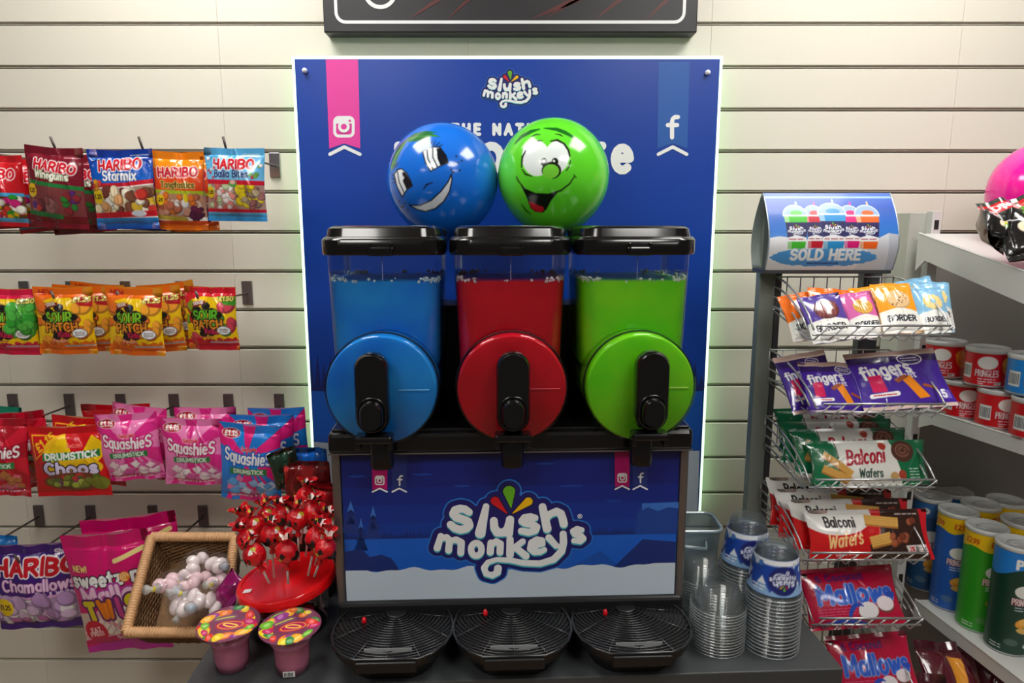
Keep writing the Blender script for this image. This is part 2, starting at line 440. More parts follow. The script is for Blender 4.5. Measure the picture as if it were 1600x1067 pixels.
for i, (lx, ly, st) in enumerate(LAMPS):
    r = root('ceiling_light', (lx, ly, CEIL - 0.002), 0, ['square lit ceiling panel over the blue tank', 'square lit ceiling panel over the snack rack', 'square lit ceiling panel behind and left of the machine front',
              'square lit ceiling panel behind the camera on the right', 'square lit ceiling panel far left over the sweet bags', 'square lit ceiling panel far right over the shelves'][i], 'ceiling light', 'lit ceiling panels')
    obj('frame', join(box(-.31, -.31, -.02, .31, -.29, 0), box(-.31, .29, -.02, .31, .31, 0), box(-.31, -.29, -.02, -.29, .29, 0), box(.29, -.29, -.02, .31, .29, 0)), WHITE, r)
    obj('diffuser', box(-.29, -.29, -.014, .29, .29, -.004), mat('lit_diffuser_%d' % i, (255, 252, 246), 0.5, var=0.0, emit=st), r)

# ------------------------------------------------------------------ black sign above, on the wall
BLACKSIGN = mat('dark_charcoal_sign', (40, 39, 43), 0.4, var=0.15, scale=8)
sg0, sg1 = W(508, 53, 1.73), W(1087, 55, 1.73)
rt = root('wall_sign', (0, -0.035, sg0.z), 0, 'black wall sign with white rounded border above the blue board', 'sign')
obj('panel', box(sg0.x, -0.012, 0.0, sg1.x, 0.035, 0.42, 0.003), BLACKSIGN, rt)
def flat(name, vf, m, parent, y=0.0, solid=0.0):
    """an x-y drawing stood up in the x-z plane of its parent, facing -y"""
    return obj(name, ([(p[0], y, p[1]) for p in vf[0]], vf[1]), m, parent)
def frame_line(x0, z0, x1, z1, r):
    P = []
    for cx, cz, a0 in ((x1 - r, z1 - r, 0), (x0 + r, z1 - r, 90), (x0 + r, z0 + r, 180), (x1 - r, z0 + r, 270)):
        P += [(cx + r * math.cos(math.radians(a0 + 15 * k)), cz + r * math.sin(math.radians(a0 + 15 * k))) for k in range(7)]
    return P + P[:1]
PWHITE = mat('print_white', (236, 238, 238), 0.45, var=0.01)
bz = W(800, 35, 1.72).z - sg0.z
bL, bR = W(526, 35, 1.72).x, W(1068, 35, 1.72).x
flat('border_line', stroke_flat([frame_line(bL, bz, bR, 0.40, 0.022)], 0.0036, 0.003), PWHITE, rt, -0.0132)
cc = W(594, -14, 1.72)
flat('letter', stroke_flat([[(cc.x + .036 * math.cos(a / 8), cc.z - sg0.z + .036 * math.sin(a / 8)) for a in range(51)]], 0.0045, 0.003), PWHITE, rt, -0.0132)
RED1 = mat('print_dark_red_streak', (88, 38, 36), 0.4, var=0.35, scale=14)
for px, ln, w in ((640, 70, .004), (700, 50, .003), (830, 110, .006), (850, 80, .003), (930, 60, .004), (1010, 50, .004)):
    a, b = W(px, 30, 1.72), W(px + ln, -12, 1.72)
    flat('red_streak', stroke_flat([[(a.x, a.z - sg0.z, .0006), ((a.x + b.x) / 2, (a.z + b.z) / 2 - sg0.z + .004, w), (b.x, b.z - sg0.z, .001)]], 0, 0.003), RED1, rt, -0.0128)

# ------------------------------------------------------------------ the brand lettering, traced as strokes
LOGO = {'S': [[(375, 345, 32), (340, 318, 34), (300, 312, 36), (258, 325, 37), (242, 358, 37), (268, 392, 37), (320, 410, 37), (366, 432, 37), (376, 465, 37), (350, 495, 36), (300, 505, 36), (250, 488, 35), (215, 455, 32)]],
 'l': [[(522, 296, 28), (470, 538, 46)]],
 'u': [[(588, 428, 34), (592, 490, 36), (618, 535, 38), (668, 538, 36), (705, 505, 34), (728, 420, 34)], [(728, 420, 36), (716, 545, 38)]],
 's': [[(945, 408, 29), (905, 396, 31), (855, 404, 33), (832, 435, 33), (862, 456, 33), (920, 466, 33), (958, 492, 33), (945, 525, 32), (890, 540, 32), (826, 525, 30)]],
 'h': [[(1008, 308, 33), (1050, 508, 38)], [(1035, 425, 28), (1075, 375, 32), (1130, 352, 34), (1168, 372, 34), (1184, 420, 35), (1194, 468, 36)]],
 'm': [[(130, 558, 27), (97, 668, 31)], [(128, 580, 26), (180, 572, 29), (205, 600, 30), (195, 690, 31)], [(208, 606, 26), (262, 594, 29), (306, 622, 31), (300, 715, 31)]],
 'o': [[(435 + 46 * math.cos(k * .449), 688 + 60 * math.sin(k * .449), 28) for k in range(15)]],
 'n': [[(562, 630, 30), (556, 715, 32)], [(565, 645, 26), (608, 618, 30), (644, 642, 31), (640, 718, 31)]],
 'k': [[(728, 602, 31), (728, 742, 34)], [(838, 622, 27), (755, 688, 28)], [(775, 675, 28), (866, 758, 33)]],
 'e': [[(925, 674, 22), (1015, 652, 22), (1008, 615, 26), (960, 606, 28), (915, 636, 30), (906, 690, 31), (940, 722, 30), (990, 722, 28), (1028, 704, 24)]],
 'y': [[(1066, 592, 31), (1130, 668, 27)], [(1190, 560, 31), (1194, 640, 33), (1178, 720, 33), (1110, 795, 31), (990, 832, 29), (850, 824, 27), (730, 795, 25), (610, 786, 22), (535, 810, 24), (500, 862, 27), (520, 918, 27), (575, 934, 28), (618, 905, 32), (622, 868, 34)]],
 'S2': [[(1352, 526, 24), (1310, 516, 27), (1276, 536, 27), (1292, 565, 27), (1345, 580, 27), (1368, 606, 27), (1340, 630, 27), (1284, 624, 24)]]}
DROPS = [('red', (600, 248, 38), (702, 364, 4), (205, 28, 38)), ('green', (720, 166, 52), (737, 312, 4), (104, 178, 40)), ('yellow', (886, 258, 37), (750, 364, 4), (238, 186, 20))]
L_ALL = [p for v in LOGO.values() for p in v]; L_DROP = [[a, b] for _, a, b, _ in DROPS]
def logo_lines(lines, ox, oy, k, flip=-1):
    return [[(ox + (x - 740) * k, oy + flip * (y - 540) * k, r * k) for x, y, r in p] for p in lines]
def logo_flat(parent, ox, oz, k, cell, y0):
    """layers of print, the lowest first; k metres per tracing unit"""
    dk, br, cy = mat('print_logo_navy', (30, 30, 104), .35, var=.02), mat('print_logo_blue', (42, 120, 205), .35, var=.02), mat('print_logo_cyan', (70, 188, 200), .35, var=.02)
    al = logo_lines(L_ALL + L_DROP, ox, oz, k)
    flat('logo_outline', stroke_flat(al, 0, cell * 2, 58 * k), br, parent, y0)
    flat('logo_backing', stroke_flat(al, 0, cell * 2, 46 * k), dk, parent, y0 - .0004)
    for key, ls in LOGO.items():
        ll = logo_lines(ls, ox, oz, k)
        sh = flat('letter_shadow', stroke_flat(ll, 0, cell, 0, 0, -15 * k), cy, parent, y0 - .0008)
        flat('letter', stroke_flat(ll, 0, cell), PWHITE, parent, y0 - .0012)
    for nm, a, b, c in DROPS:
        ll = logo_lines([[a, b]], ox, oz, k)
        flat('drop_outline', stroke_flat(ll, 0, cell, 6 * k), mat('print_black', (16, 16, 26), .35, var=.02), parent, y0 - .0008)
        d = flat(nm + '_drop', stroke_flat(ll, 0, cell), mat('print_drop_' + nm, c, .3, var=.15, scale=60), parent, y0 - .0012)
def logo_art(A, cx, cy, k, outl=True):
    al = logo_lines(L_ALL + L_DROP, cx, cy, k)
    if outl:
        A.line([[(x, y, r + 58 * k) for x, y, r in p] for p in al], 0, (60, 130, 205)); A.line([[(x, y, r + 46 * k) for x, y, r in p] for p in al], 0, (28, 32, 100))
    A.line(logo_lines(L_ALL, cx, cy, k), 0, (240, 244, 248))
    for _, a, b, c in DROPS: A.line(logo_lines([[a, b]], cx, cy, k), 0, c)

# ------------------------------------------------------------------ blue poster board with lit edge
BD = 1.72
def bp(px, py):
    p = W(px, py, BD); return (p.x, p.z)
x0, z1 = bp(460, 92); x1 = bp(1125, 96)[0]; z0 = bp(1100, 800)[1]
BNAVY = mat('board_royal_blue', (10, 62, 160), 0.33, var=0.10, scale=2.2)
brd = root('poster_board', (0, -DW + BD, 0), 0, 'large royal blue slush poster board pinned to the slatwall with glowing edge', 'poster board')
obj('board', box(x0, 0.0, z0, x1, 0.008, z1), BNAVY, brd)
obj('light_rim', join(box(x0 - .007, .001, z0, x0, .012, z1 + .007), box(x1, .001, z0, x1 + .007, .012, z1 + .007), box(x0, .001, z1, x1, .012, z1 + .007)), mat('led_edge_white', (222, 255, 226), .5, var=.0, emit=1.15), brd)
for sx0 in (x0 + .003, x1 - .012): obj('led_strip', box(sx0, .013, z0, sx0 + .009, .02, z1 - .02), mat('led_strip_green', (120, 255, 110), .5, var=0, emit=1.6), brd)
def bpoly(name, pts, m, y=-.0006): return flat(name, ([(*bp(*p), 0) for p in pts], [list(range(len(pts)))]), m, brd, y)
PINK, FBLUE = mat('print_pink', (228, 62, 160), .4, var=.04), mat('print_mid_blue', (30, 88, 168), .4, var=.04)
bpoly('pink_ribbon', [(509, 93), (559.5, 93), (563, 232), (538, 224), (514.5, 232)], PINK)
bpoly('blue_ribbon', [(1029, 97), (1077.5, 97), (1074, 232), (1051, 224), (1027, 232)], FBLUE)
def bstroke(name, lines, r, m, cell=.0022, y=-.001):
    k = S(Vector((0, -DW + BD, 1.9)))
    return flat(name, stroke_flat([[bp(*q) for q in p] for p in lines], r * k, cell), m, brd, y)
bstroke('ribbon_chevron', [[(515.5, 241), (538, 229.5), (562.5, 241)]], 2.6, PWHITE)
bstroke('ribbon_chevron', [[(1028.5, 241), (1051, 229.5), (1073, 241)]], 2.6, PWHITE)
def sq(cx, cy, w, r=4): return [(q[0], q[1]) for q in frame_line(cx - w / 2, cy - w / 2, cx + w / 2, cy + w / 2, r)]
ICO = {'frame': -.001, 'bar': -.0013, 'glass': -.0016, 'notch': -.0017, 'lens': -.0020}
def camera_icon(fn, cx, cy, w, r):
    fn('camera_icon_frame', [sq(cx, cy, w, w * .22)], r)
    fn('camera_icon_lens', [[(cx + w * .24 * math.cos(a * .42), cy + w * .24 * math.sin(a * .42)) for a in range(16)]], r)
    fn('camera_icon_bar', [[(cx - w * .36, cy - w * .32), (cx + w * .36, cy - w * .32)]], w * .15)
    fn('camera_icon_glass', [[(cx, cy)]], w * .17, True)
    fn('camera_icon_notch', [[(cx + w * .30, cy - w * .32), (cx + w * .34, cy - w * .32)]], w * .055, True)
camera_icon(lambda n, l, r, p=False: bstroke(n, l, r, PINK if p else PWHITE, .0012, ICO[n[12:]]), 537.5, 198, 29, 2.2)
def f_icon(cx, cy, h): return [[(cx + h * .28, cy - h * .46), (cx + h * .14, cy - h * .46), (cx + h * .04, cy - h * .38), (cx, cy - h * .25), (cx, cy + h * .5)], [(cx - h * .2, cy - h * .08), (cx + h * .24, cy - h * .08)]]
bstroke('letter_f', f_icon(1050, 198, 33), 3.2, PWHITE, .0018)
for x in (477, 1105): 
    p = bp(x, 111 if x < 800 else 114)
    obj('pin', xf(lathe([(.0001, .012), (.0045, .0115), (.0065, .007), (.0062, .002), (.004, 0)], 14), YZ), mat('white_plastic_pin', (230, 232, 240), .3), brd, True, (p[0], 0, p[1]))
lc = bp(798, 140); logo_flat(brd, lc[0], lc[1], S(Vector((0, -DW + BD, 2.0))) * 0.0655, .0011, -.0008)
def btext(t, xa, xb, yc, h, r, cell, wide=None):
    """each letter a part of its own"""
    ws = [glyph(c)[0] for c in t]; tr = 20 if wide is None else wide; tot = sum(ws) + tr * (len(t) - 1); k = (xb - xa) / tot; x = 0
    for c, w in zip(t, ws):
        hh = h * 1.4 if c == 'e' else h
        ls = [[(xa + (x + a * (1 if c != 'e' else 1.15)) * k, yc + h / 2 - b * hh / 100) for a, b in p] for p in glyph(c)[1]]
        if ls: bstroke('letter', ls, r, PWHITE, cell)
        x += w + tr
btext("THE NATION'S", 706, 890, 202, 15, 2.6, .0018, 44)
btext('FAVOURITe', 620, 982, 247, 38, 6.6, .0022, 34)
LAKE, PINE, SNOW = mat('print_lake_blue', (20, 88, 186), .4, var=.12, scale=9), mat('print_pine_navy', (20, 38, 104), .4, var=.05), mat('print_snow', (196, 210, 224), .45, var=.03, scale=5)
bpoly('lake_print', [(487, 610), (1098, 610), (1093, 706), (491, 690)], LAKE)
R = random.Random(4); tp = [(486, 611)]
for k in range(62): tp += [(486 + k * 10, R.uniform(545, 598)), (491 + k * 10, 604)]
bpoly('treeline_print', tp + [(1099, 611)], PINE, -.0009)
bpoly('snow_print', [(490, 690), (800, 715), (1093, 704), (1090, 798), (494, 798)], SNOW, -.0009)

# ------------------------------------------------------------------ counter
CT = 0.94
cfr = Zp(1318, 1045, CT); RZ = math.radians(2.3)
cnt = root('counter', (cfr.x, cfr.y, 0), RZ * 1.2, 'dark charcoal counter top carrying the slush machine', 'counter')
obj('worktop', box(-1.13, 0, CT - .03, 0, .37, CT, .002), mat('charcoal_laminate', (62, 65, 67), 0.5, var=0.06, scale=20), cnt)
obj('cabinet', box(-1.115, .02, 0, -.015, .37, CT - .03), mat('black_laminate', (30, 31, 33), 0.5), cnt)
# ------------------------------------------------------------------ slush machine
pl, pr = Zp(542, 937, 1.02), Zp(1053, 926, 1.02)
mo = (pl + pr) / 2; mo.z = CT
RZM = math.atan2(pr.y - pl.y, pr.x - pl.x); PW = (pr - pl).length
mac = root('slush_machine', mo, RZM, 'black triple tank slush machine with blue, red and green slush', 'slush machine')
BLK = mat('gloss_black_plastic', (12, 12, 14), 0.18, coat=0.3, var=0.1)
BLKM = mat('matt_black_plastic', (20, 20, 22), 0.42, var=0.12)
STEEL = mat('brushed_steel', (150, 146, 146), 0.32, metal=0.9, var=0.06)
hw = PW / 2
obj('body', box(-hw - .012, .012, .012, hw + .012, .355, .385, .006), mat('dark_steel_casing', (70, 70, 74), .4, metal=.6), mac)
for s in (-1, 1): obj('side_trim', box(s * (hw + .009) - .008, -.004, .065, s * (hw + .009) + .008, .014, .372, .004), STEEL, mac)
obj('base', box(-hw - .015, -.012, 0, hw + .015, .355, .078, .006), BLKM, mac)
def mp(px, py, y=0.0):
    """pixel -> x, z on the machine's front plane"""
    o = Vector((0, -DW, CZ)) - mo; d = Vector(ray(px, py)); Rm = Matrix.Rotation(-RZM, 3, 'Z'); o = Rm @ o; d = Rm @ d
    t = (y - o.y) / d.y; p = o + d * t; return (p.x, p.z)
fp = obj('front_panel', box(-hw, .0, .078, hw, .012, .365), mat('panel_navy_blue', (24, 38, 118), .3, var=.12, scale=4), mac)
# night-sky print: five bands of the printed picture
FB = [(24, 30, 104), (24, 36, 116), (22, 42, 128), (18, 50, 140), (16, 58, 150)]
def mpoly(name, pts, m, y=-.0006): return flat(name, ([(*mp(*p), 0) for p in pts], [list(range(len(pts)))]), m, fp, y)
def mstroke(name, lines, r, m, cell=.0016, y=-.001):
    return flat(name, stroke_flat([[mp(*q) for q in p] for p in lines], r * .00113, cell), m, fp, y)
xL, xR = -hw, hw
def band(name, za, zb, m, y): return flat(name, ([(xL, za, 0), (xR, za, 0), (xR, zb, 0), (xL, zb, 0)], [[0, 1, 2, 3]]), m, fp, y)
zlake = mp(800, 838)[1]
for k in range(4): band('sky_print', zlake, .365 - (k + 1) * .034, mat('panel_sky_%d' % k, FB[k + 1], .3, var=.03), -.0003 - .00008 * k)
tl = []
R = random.Random(9); xx = xL
while xx < xR: tl.append((xx, zlake + R.uniform(.006, .02))); tl.append((xx + .003, zlake + .004)); xx += .006
flat('treeline_print', ([(xL, zlake, 0)] + [(a, b, 0) for a, b in tl] + [(xR, zlake, 0)], [list(range(len(tl) + 2))]), mat('panel_treeline', (20, 44, 116), .3), fp, -.0008)
for cx, cy, w in ((548, 782, 20), (564, 808, 12), (583, 790, 16)):
    for q in range(3): mpoly('pine_print', [(cx, cy + q * 12), (cx + w * (.35 + .3 * q), cy + 22 + q * 15), (cx - w * (.35 + .3 * q), cy + 22 + q * 15)], mat('panel_pine', (34, 56, 126), .3), -.0009)
    mpoly('snow_cap_print', [(cx, cy), (cx + w * .3, cy + 18), (cx, cy + 14), (cx - w * .3, cy + 18)], mat('panel_ice', (58, 112, 196), .3), -.0012)
mpoly('ice_shelf_print', [(1003, 786), (1060, 784), (1058, 834), (992, 834), (995, 806)], mat('panel_ice_dark', (30, 66, 146), .3), -.0009)
mpoly('ice_edge_print', [(1003, 786), (1060, 784), (1060, 794), (1044, 792), (1028, 798), (1012, 792), (1003, 797)], mat('panel_ice', (58, 112, 196)), -.0012)
band('lake_print', mp(800, 892)[1], zlake, mat('panel_lake', (22, 92, 196), .3, var=.12, scale=14), -.0009)
mpoly('hill_print', [(534, 862), (566, 858), (578, 870), (596, 866), (612, 872), (626, 892), (536, 892)], mat('panel_hill', (26, 48, 116), .3), -.0012)
mpoly('hill_print', [(958, 886), (1004, 842), (1056, 846), (1054, 886)], mat('panel_hill', (26, 48, 116)), -.0012)
mpoly('hill_print', [(890, 886), (938, 860), (970, 886)], mat('panel_hill2', (24, 80, 172), .3), -.0011)
sn = [(mp(540 + k * 8.56, 0)[0], mp(800, 886 + 2.5 * math.sin(k * .5) + 1.5 * math.sin(k * 1.1))[1]) for k in range(61)]
sn = [(xL, sn[0][1])] + [s for s in sn if xL < s[0] < xR] + [(xR, sn[-1][1])]
flat('snow_print', ([(a, b, 0) for a, b in sn] + [(xR, .0785, 0), (xL, .0785, 0)], [list(range(len(sn) + 2))]), SNOW, fp, -.0016)
for cx, cy, w in ((558, 744, 14), (660, 741, 16), (722, 759, 13), (852, 724, 14), (892, 759, 20), (960, 782, 14)):
    flat('cloud_print', contour(lambda X, Y: sd_ell(X, Y, *mp(cx, cy), w * .00113, .0022), (mp(cx - w - 3, cy)[0], mp(cx, cy + 4)[1], mp(cx + w + 3, cy)[0], mp(cx, cy - 4)[1]), .0012), mat('panel_cloud', (30, 66, 156), .3), fp, -.0011)
for xs, pw in (((581, 606), 0), ((612, 636), 1), ((960, 984), 0), ((988, 1012), 1)):
    m = mat('print_magenta', (190, 10, 110), .4, var=.04) if pw == 0 else mat('print_slate_blue', (40, 56, 128), .4, var=.04)
    dy = -4 if xs[0] > 800 else 0
    mpoly('ribbon_print', [(xs[0], 706 + dy), (xs[1], 706 + dy), (xs[1] - 1, 765 + dy), ((xs[0] + xs[1]) / 2, 761 + dy), (xs[0] + 1, 765 + dy)], m, -.0012)
    mstroke('ribbon_chevron', [[(xs[0] + 1, 768 + dy), ((xs[0] + xs[1]) / 2, 762.5 + dy), (xs[1] - 1, 768 + dy)]], 1.3, PWHITE, .0012, -.0016)
    c = ((xs[0] + xs[1]) / 2 + (.5 if pw else 0), 750 + dy)
    if pw == 0: camera_icon(lambda n, l, r, p=False: mstroke(n, l, r, MATS['print_magenta'] if p else PWHITE, .0007, -.0008 + ICO[n[12:]]), c[0], c[1], 13, 1.1)
    else: mstroke('letter_f', f_icon(c[0], c[1], 15), 1.3, PWHITE, .0009, -.0016)
lx, lz = mp(799, 831); logo_flat(fp, lx, lz, .00113 / 5.336, .0014, -.0020)
rx, rz = mp(906, 806)
flat('registered_mark', stroke_flat([[(rx + .004 * math.cos(a * .5), rz + .004 * math.sin(a * .5)) for a in range(14)]] + text_lines('R', rx, rz, .004), .0006, .0006), PWHITE, fp, -.0016)
obj('tank_tray', join(box(-hw - .018, -.02, .365, hw + .018, .36, .405, .008), box(-hw - .012, -.012, .404, hw + .012, .35, .410, .002)), BLK, mac)
obj('tray_edge', box(-hw - .017, -.0215, .366, hw + .017, -.019, .3685), STEEL, mac)
obj('rear_housing', box(-hw + .01, .262, .40, hw - .01, .36, .60, .012), BLKM, mac)

CLEAR = clear('clear_tank_plastic', (236, 240, 244), .03, .6, .05)
def slush_mat(name, c, c2):
    m = bpy.data.materials.new(name); m.use_nodes = True; nt = m.node_tree; b = nt.nodes['Principled BSDF']
    b.inputs['Roughness'].default_value = .3; b.inputs['Subsurface Weight'].default_value = .35; b.inputs['Subsurface Radius'].default_value = (.04, .04, .04); b.inputs['Subsurface Scale'].default_value = 1.0
    tc = nt.nodes.new('ShaderNodeTexCoord'); n1 = nt.nodes.new('ShaderNodeTexNoise'); n1.inputs['Scale'].default_value = 9; n1.inputs['Detail'].default_value = 2
    n2 = nt.nodes.new('ShaderNodeTexNoise'); n2.inputs['Scale'].default_value = 420
    r = nt.nodes.new('ShaderNodeValToRGB'); r.color_ramp.elements[0].position = .3; r.color_ramp.elements[1].position = .75
    r.color_ramp.elements[0].color = (*lin(c), 1); r.color_ramp.elements[1].color = (*lin(c2), 1)
    sp = nt.nodes.new('ShaderNodeValToRGB'); sp.color_ramp.elements[0].position = .70; sp.color_ramp.elements[1].position = .78
    sp.color_ramp.elements[0].color = (0, 0, 0, 1); sp.color_ramp.elements[1].color = (.5, .5, .5, 1)
    mx = nt.nodes.new('ShaderNodeMix'); mx.data_type = 'RGBA'; mx.inputs[7].default_value = (*[min(1, x * .6 + .35) for x in lin(c2)], 1)
    for n in (n1, n2): nt.links.new(tc.outputs['Object'], n.inputs['Vector'])
    nt.links.new(n1.outputs['Fac'], r.inputs[0]); nt.links.new(n2.outputs['Fac'], sp.inputs[0]); nt.links.new(sp.outputs[0], mx.inputs[0])
    nt.links.new(r.outputs[0], mx.inputs[6]); nt.links.new(mx.outputs[2], b.inputs['Base Color']); MATS[name] = m
    return m
def ring(cx, y0, y1, w, z, r):
    return [(cx + x, (y0 + y1) / 2 + y, z) for x, y in rrect(w, y1 - y0, r)]
def tank(cx, nm, c, c2, foam, label):
    sm = slush_mat(nm + '_slush', c, c2)
    bw = obj('tank', loft([ring(0, .034, .246, .188, .47, .03), ring(0, .03, .25, .194, .56, .034), ring(0, .026, .252, .204, .726, .036)], cap=False), CLEAR, mac, True, (cx, 0, 0))
    bw['label'] = label
    fill = obj('slush', loft([ring(0, .037, .243, .182, .455, .028), ring(0, .033, .247, .188, .56, .032), ring(0, .030, .248, .196, .666, .034)]), sm, bw); autosmooth(fill)
    fo = []
    Rr = random.Random(nm)
    bm = bmesh.new()
    pts = ring(0, .0315, .2465, .192, .668, .034)
    for k in range(150):
        i = Rr.uniform(0, len(pts)); p = pts[int(i)]; q = pts[(int(i) + 1) % len(pts)]; f = i - int(i); s = Rr.uniform(.0016, .0042)
        edge = (abs(p[0]) > .05); z = .667 + Rr.uniform(-.003, .005 if edge else .002)
        bmesh.ops.create_icosphere(bm, subdivisions=1, radius=s, matrix=Matrix.Translation((p[0] + (q[0] - p[0]) * f, p[1] + (q[1] - p[1]) * f, z)))
    o = obj('foam', from_bm(bm), mat(nm + '_foam', [v * .5 + 128 for v in foam], .2, coat=.5, sss=.3), bw, True); o['kind'] = 'stuff'
    # horizontal freezing drum with its round front cover
    dr = obj('drum_slush', xf(lathe([(.001, -.245), (.092, -.245), (.0945, -.1), (.0945, .026), (.092, .030), (.001, .0305)], 56), YZ), sm, bw, loc=(0, 0, .484)); autosmooth(dr)
    cv = obj('drum_cover', xf(lathe([(.0955, -.23), (.0965, .0), (.0985, .004), (.0985, .014), (.0965, .032), (.092, .0345), (.001, .035)], 56, False, True), YZ), CLEAR, bw, loc=(0, 0, .484)); autosmooth(cv, 50)
    obj('drum_seal', xf(tube([(.0975 * math.cos(a * .1122), .0975 * math.sin(a * .1122), .008) for a in range(56)], .0016, 6, True), YZ), mat('dark_rubber_seal', (14, 20, 26), .4), bw, loc=(0, 0, .484))
    obj('mould_line', box(.03, -.0362, .485, .082, -.0352, .4862), mat(nm + '_mould_line', [min(255, x * .6 + 90) for x in c2], .3), bw)
    obj('mould_line', box(-.0006, .0258, .668, .0006, .0268, .722), mat('clear_ridge', (120, 130, 170), .3), bw)
    # lid
    ld = obj('lid', loft([ring(0, .016, .262, .214, .712, .04), ring(0, .014, .264, .218, .716, .042), ring(0, .014, .264, .218, .738, .042), ring(0, .018, .260, .210, .743, .04), ring(0, .022, .256, .202, .744, .036), ring(0, .026, .252, .196, .758, .034), ring(0, .034, .244, .182, .763, .03)]), BLK, bw); autosmooth(ld, 40)
    obj('lid_clip', box(-.022, .006, .711, .022, .02, .727, .003), BLK, ld)
    for s in (-1, 1): obj('clip_rib', box(s * .018 - .002, .004, .713, s * .018 + .002, .012, .734, .0015), BLK, ld)
    for s in (-1, 1): obj('lid_hinge', box(s * .088 - .014, .205, .742, s * .088 + .014, .235, .758, .004), BLK, ld)
    # dispensing tap
    st = lambda w, h, r: rrect(w, h, r, 7)
    hd = obj('tap_handle', loft([[(x * k, -.034 - d, .5 + z * k2) for x, z in st(.056, .136, .0275)] for k, k2, d in ((.96, .98, 0), (1, 1, .012), (1, 1, .024), (.9, .95, .030))]), BLK, bw, loc=((-.008 if cx < -.1 else .008 if cx > .1 else 0), -.022, -.01)); autosmooth(hd, 40)
    obj('tap_stem', box(-.018, -.036, .43, .018, -.008, .53, .004), BLK, hd)
    kn = obj('tap_button', loft([[(x * k, -.062 - d, .466 + z * k2) for x, z in st(.038, .05, .018)] for k, k2, d in ((1, 1, 0), (1, 1, .012), (.85, .88, .018))]), BLK, hd); autosmooth(kn, 40)
    obj('button_ring', tube([(x, -.0645, .466 + z) for x, z in st(.044, .056, .021)], .0022, 6, True), BLK, hd, True)
    obj('tap_foot', box(-.031, -.062, .414, .031, -.03, .428, .004), BLK, hd)
    for s in (-1, 1): obj('foot_lug', box(s * .027 - .005, -.058, .404, s * .027 + .005, -.036, .418, .002), BLK, hd)
    sp = obj('spout', loft([[(x, y - .045, z) for x, y in rrect(.040 * k, .034 * k, .016 * k, 5)] for z, k in ((.352, .96), (.357, 1), (.395, 1), (.404, .9), (.410, .55))]), BLK, bw, loc=(0, 0, 0)); autosmooth(sp, 40)
    return bw
PX = [(-.2255, 'blue', (0, 118, 222), (44, 172, 236), (170, 215, 235), 'tank of bright blue slush'), (-.001, 'red', (196, 0, 26), (226, 14, 42), (205, 150, 160), 'tank of deep red slush'), (.2235, 'green', (98, 218, 8), (160, 238, 36), (205, 235, 180), 'tank of lime green slush')]
for a in PX: tank(*a)
# drip trays
def tray_poly(s=1.0):
    P = [(-.092, 0), (-.101, -.02), (-.105, -.05), (-.103, -.078), (-.094, -.106), (-.074, -.132), (-.052, -.145)]
    P = P + [(-x, y) for x, y in P[::-1]]
    return [(x * s, y if s == 1 else y * s - .002) for x, y in P][::-1]
RIBS = []
def drip_tray(cx, red):
    t = obj('drip_tray', loft([[(x * k, y * k - .004, z) for x, y in tray_poly()] for z, k in ((.0, .72), (.006, .74), (.03, .84), (.044, .96), (.058, .985))]), BLKM, mac, loc=(cx, -.008, 0)); autosmooth(t, 40)
    P = tray_poly(); bars = [tube([(x, y, .0605) for x, y in P], .0028, 6, True)]
    PP = np.array([(p[0], p[1]) for p in P])
    for k in range(1, 19):
        r = .018 + k * .0072; run = []
        for a in range(0, 181, 3):
            q = (r * math.cos(math.radians(a)), -r * math.sin(math.radians(a)) - .004)
            ok = sd_poly(np.array([q[0]]), np.array([q[1]]), P)[0] < -.001
            if ok: run.append((q[0], q[1], .0605))
            if (not ok or a == 180) and len(run) > 1: bars.append(tube(run, .00125, 5)); run = []
            elif not ok: run = []
    for a in (12, 40, 68, 90, 112, 140, 168):
        e = None
        for r in np.arange(.02, .16, .002):
            q = (r * math.cos(math.radians(a)), -r * math.sin(math.radians(a)) - .004)
            if sd_poly(np.array([q[0]]), np.array([q[1]]), P)[0] < -.0005: e = q
        bars.append(tube([(.016 * math.cos(math.radians(a)), -.016 * math.sin(math.radians(a)) - .004, .0607), (e[0], e[1], .0607)], .0011, 5))
    g = obj('grille', join(*bars), mat('black_grille_plastic', (26, 26, 28), .25, coat=.3), t, True)
    obj('grille_hub', mv(lathe([(.019, .058), (.019, .0615), (.016, .063)], 24), 0, -.006, 0), BLKM, t)
    obj('front_lip', box(-.05, -.152, .040, .05, -.144, .0585, .002), BLKM, t)
    obj('front_sticker', box(-.040, -.1345, .018, .040, -.1325, .034, .0005), mat('grey_sticker', (120, 122, 124), .4), t, rot=(math.radians(-14), 0, 0))
    if red: obj('red_float', mv(lathe([(.0001, 0), (.004, .0), (.0045, .006), (.003, .011), (.0001, .0125)], 12), red[0], red[1], .060), mat('red_float_plastic', (215, 20, 35), .3), t, True)
for a, rd in ((-.213, (-.054, -.038)), (-.002, (-.048, -.022)), (.211, (-.042, -.030))): drip_tray(a, rd)

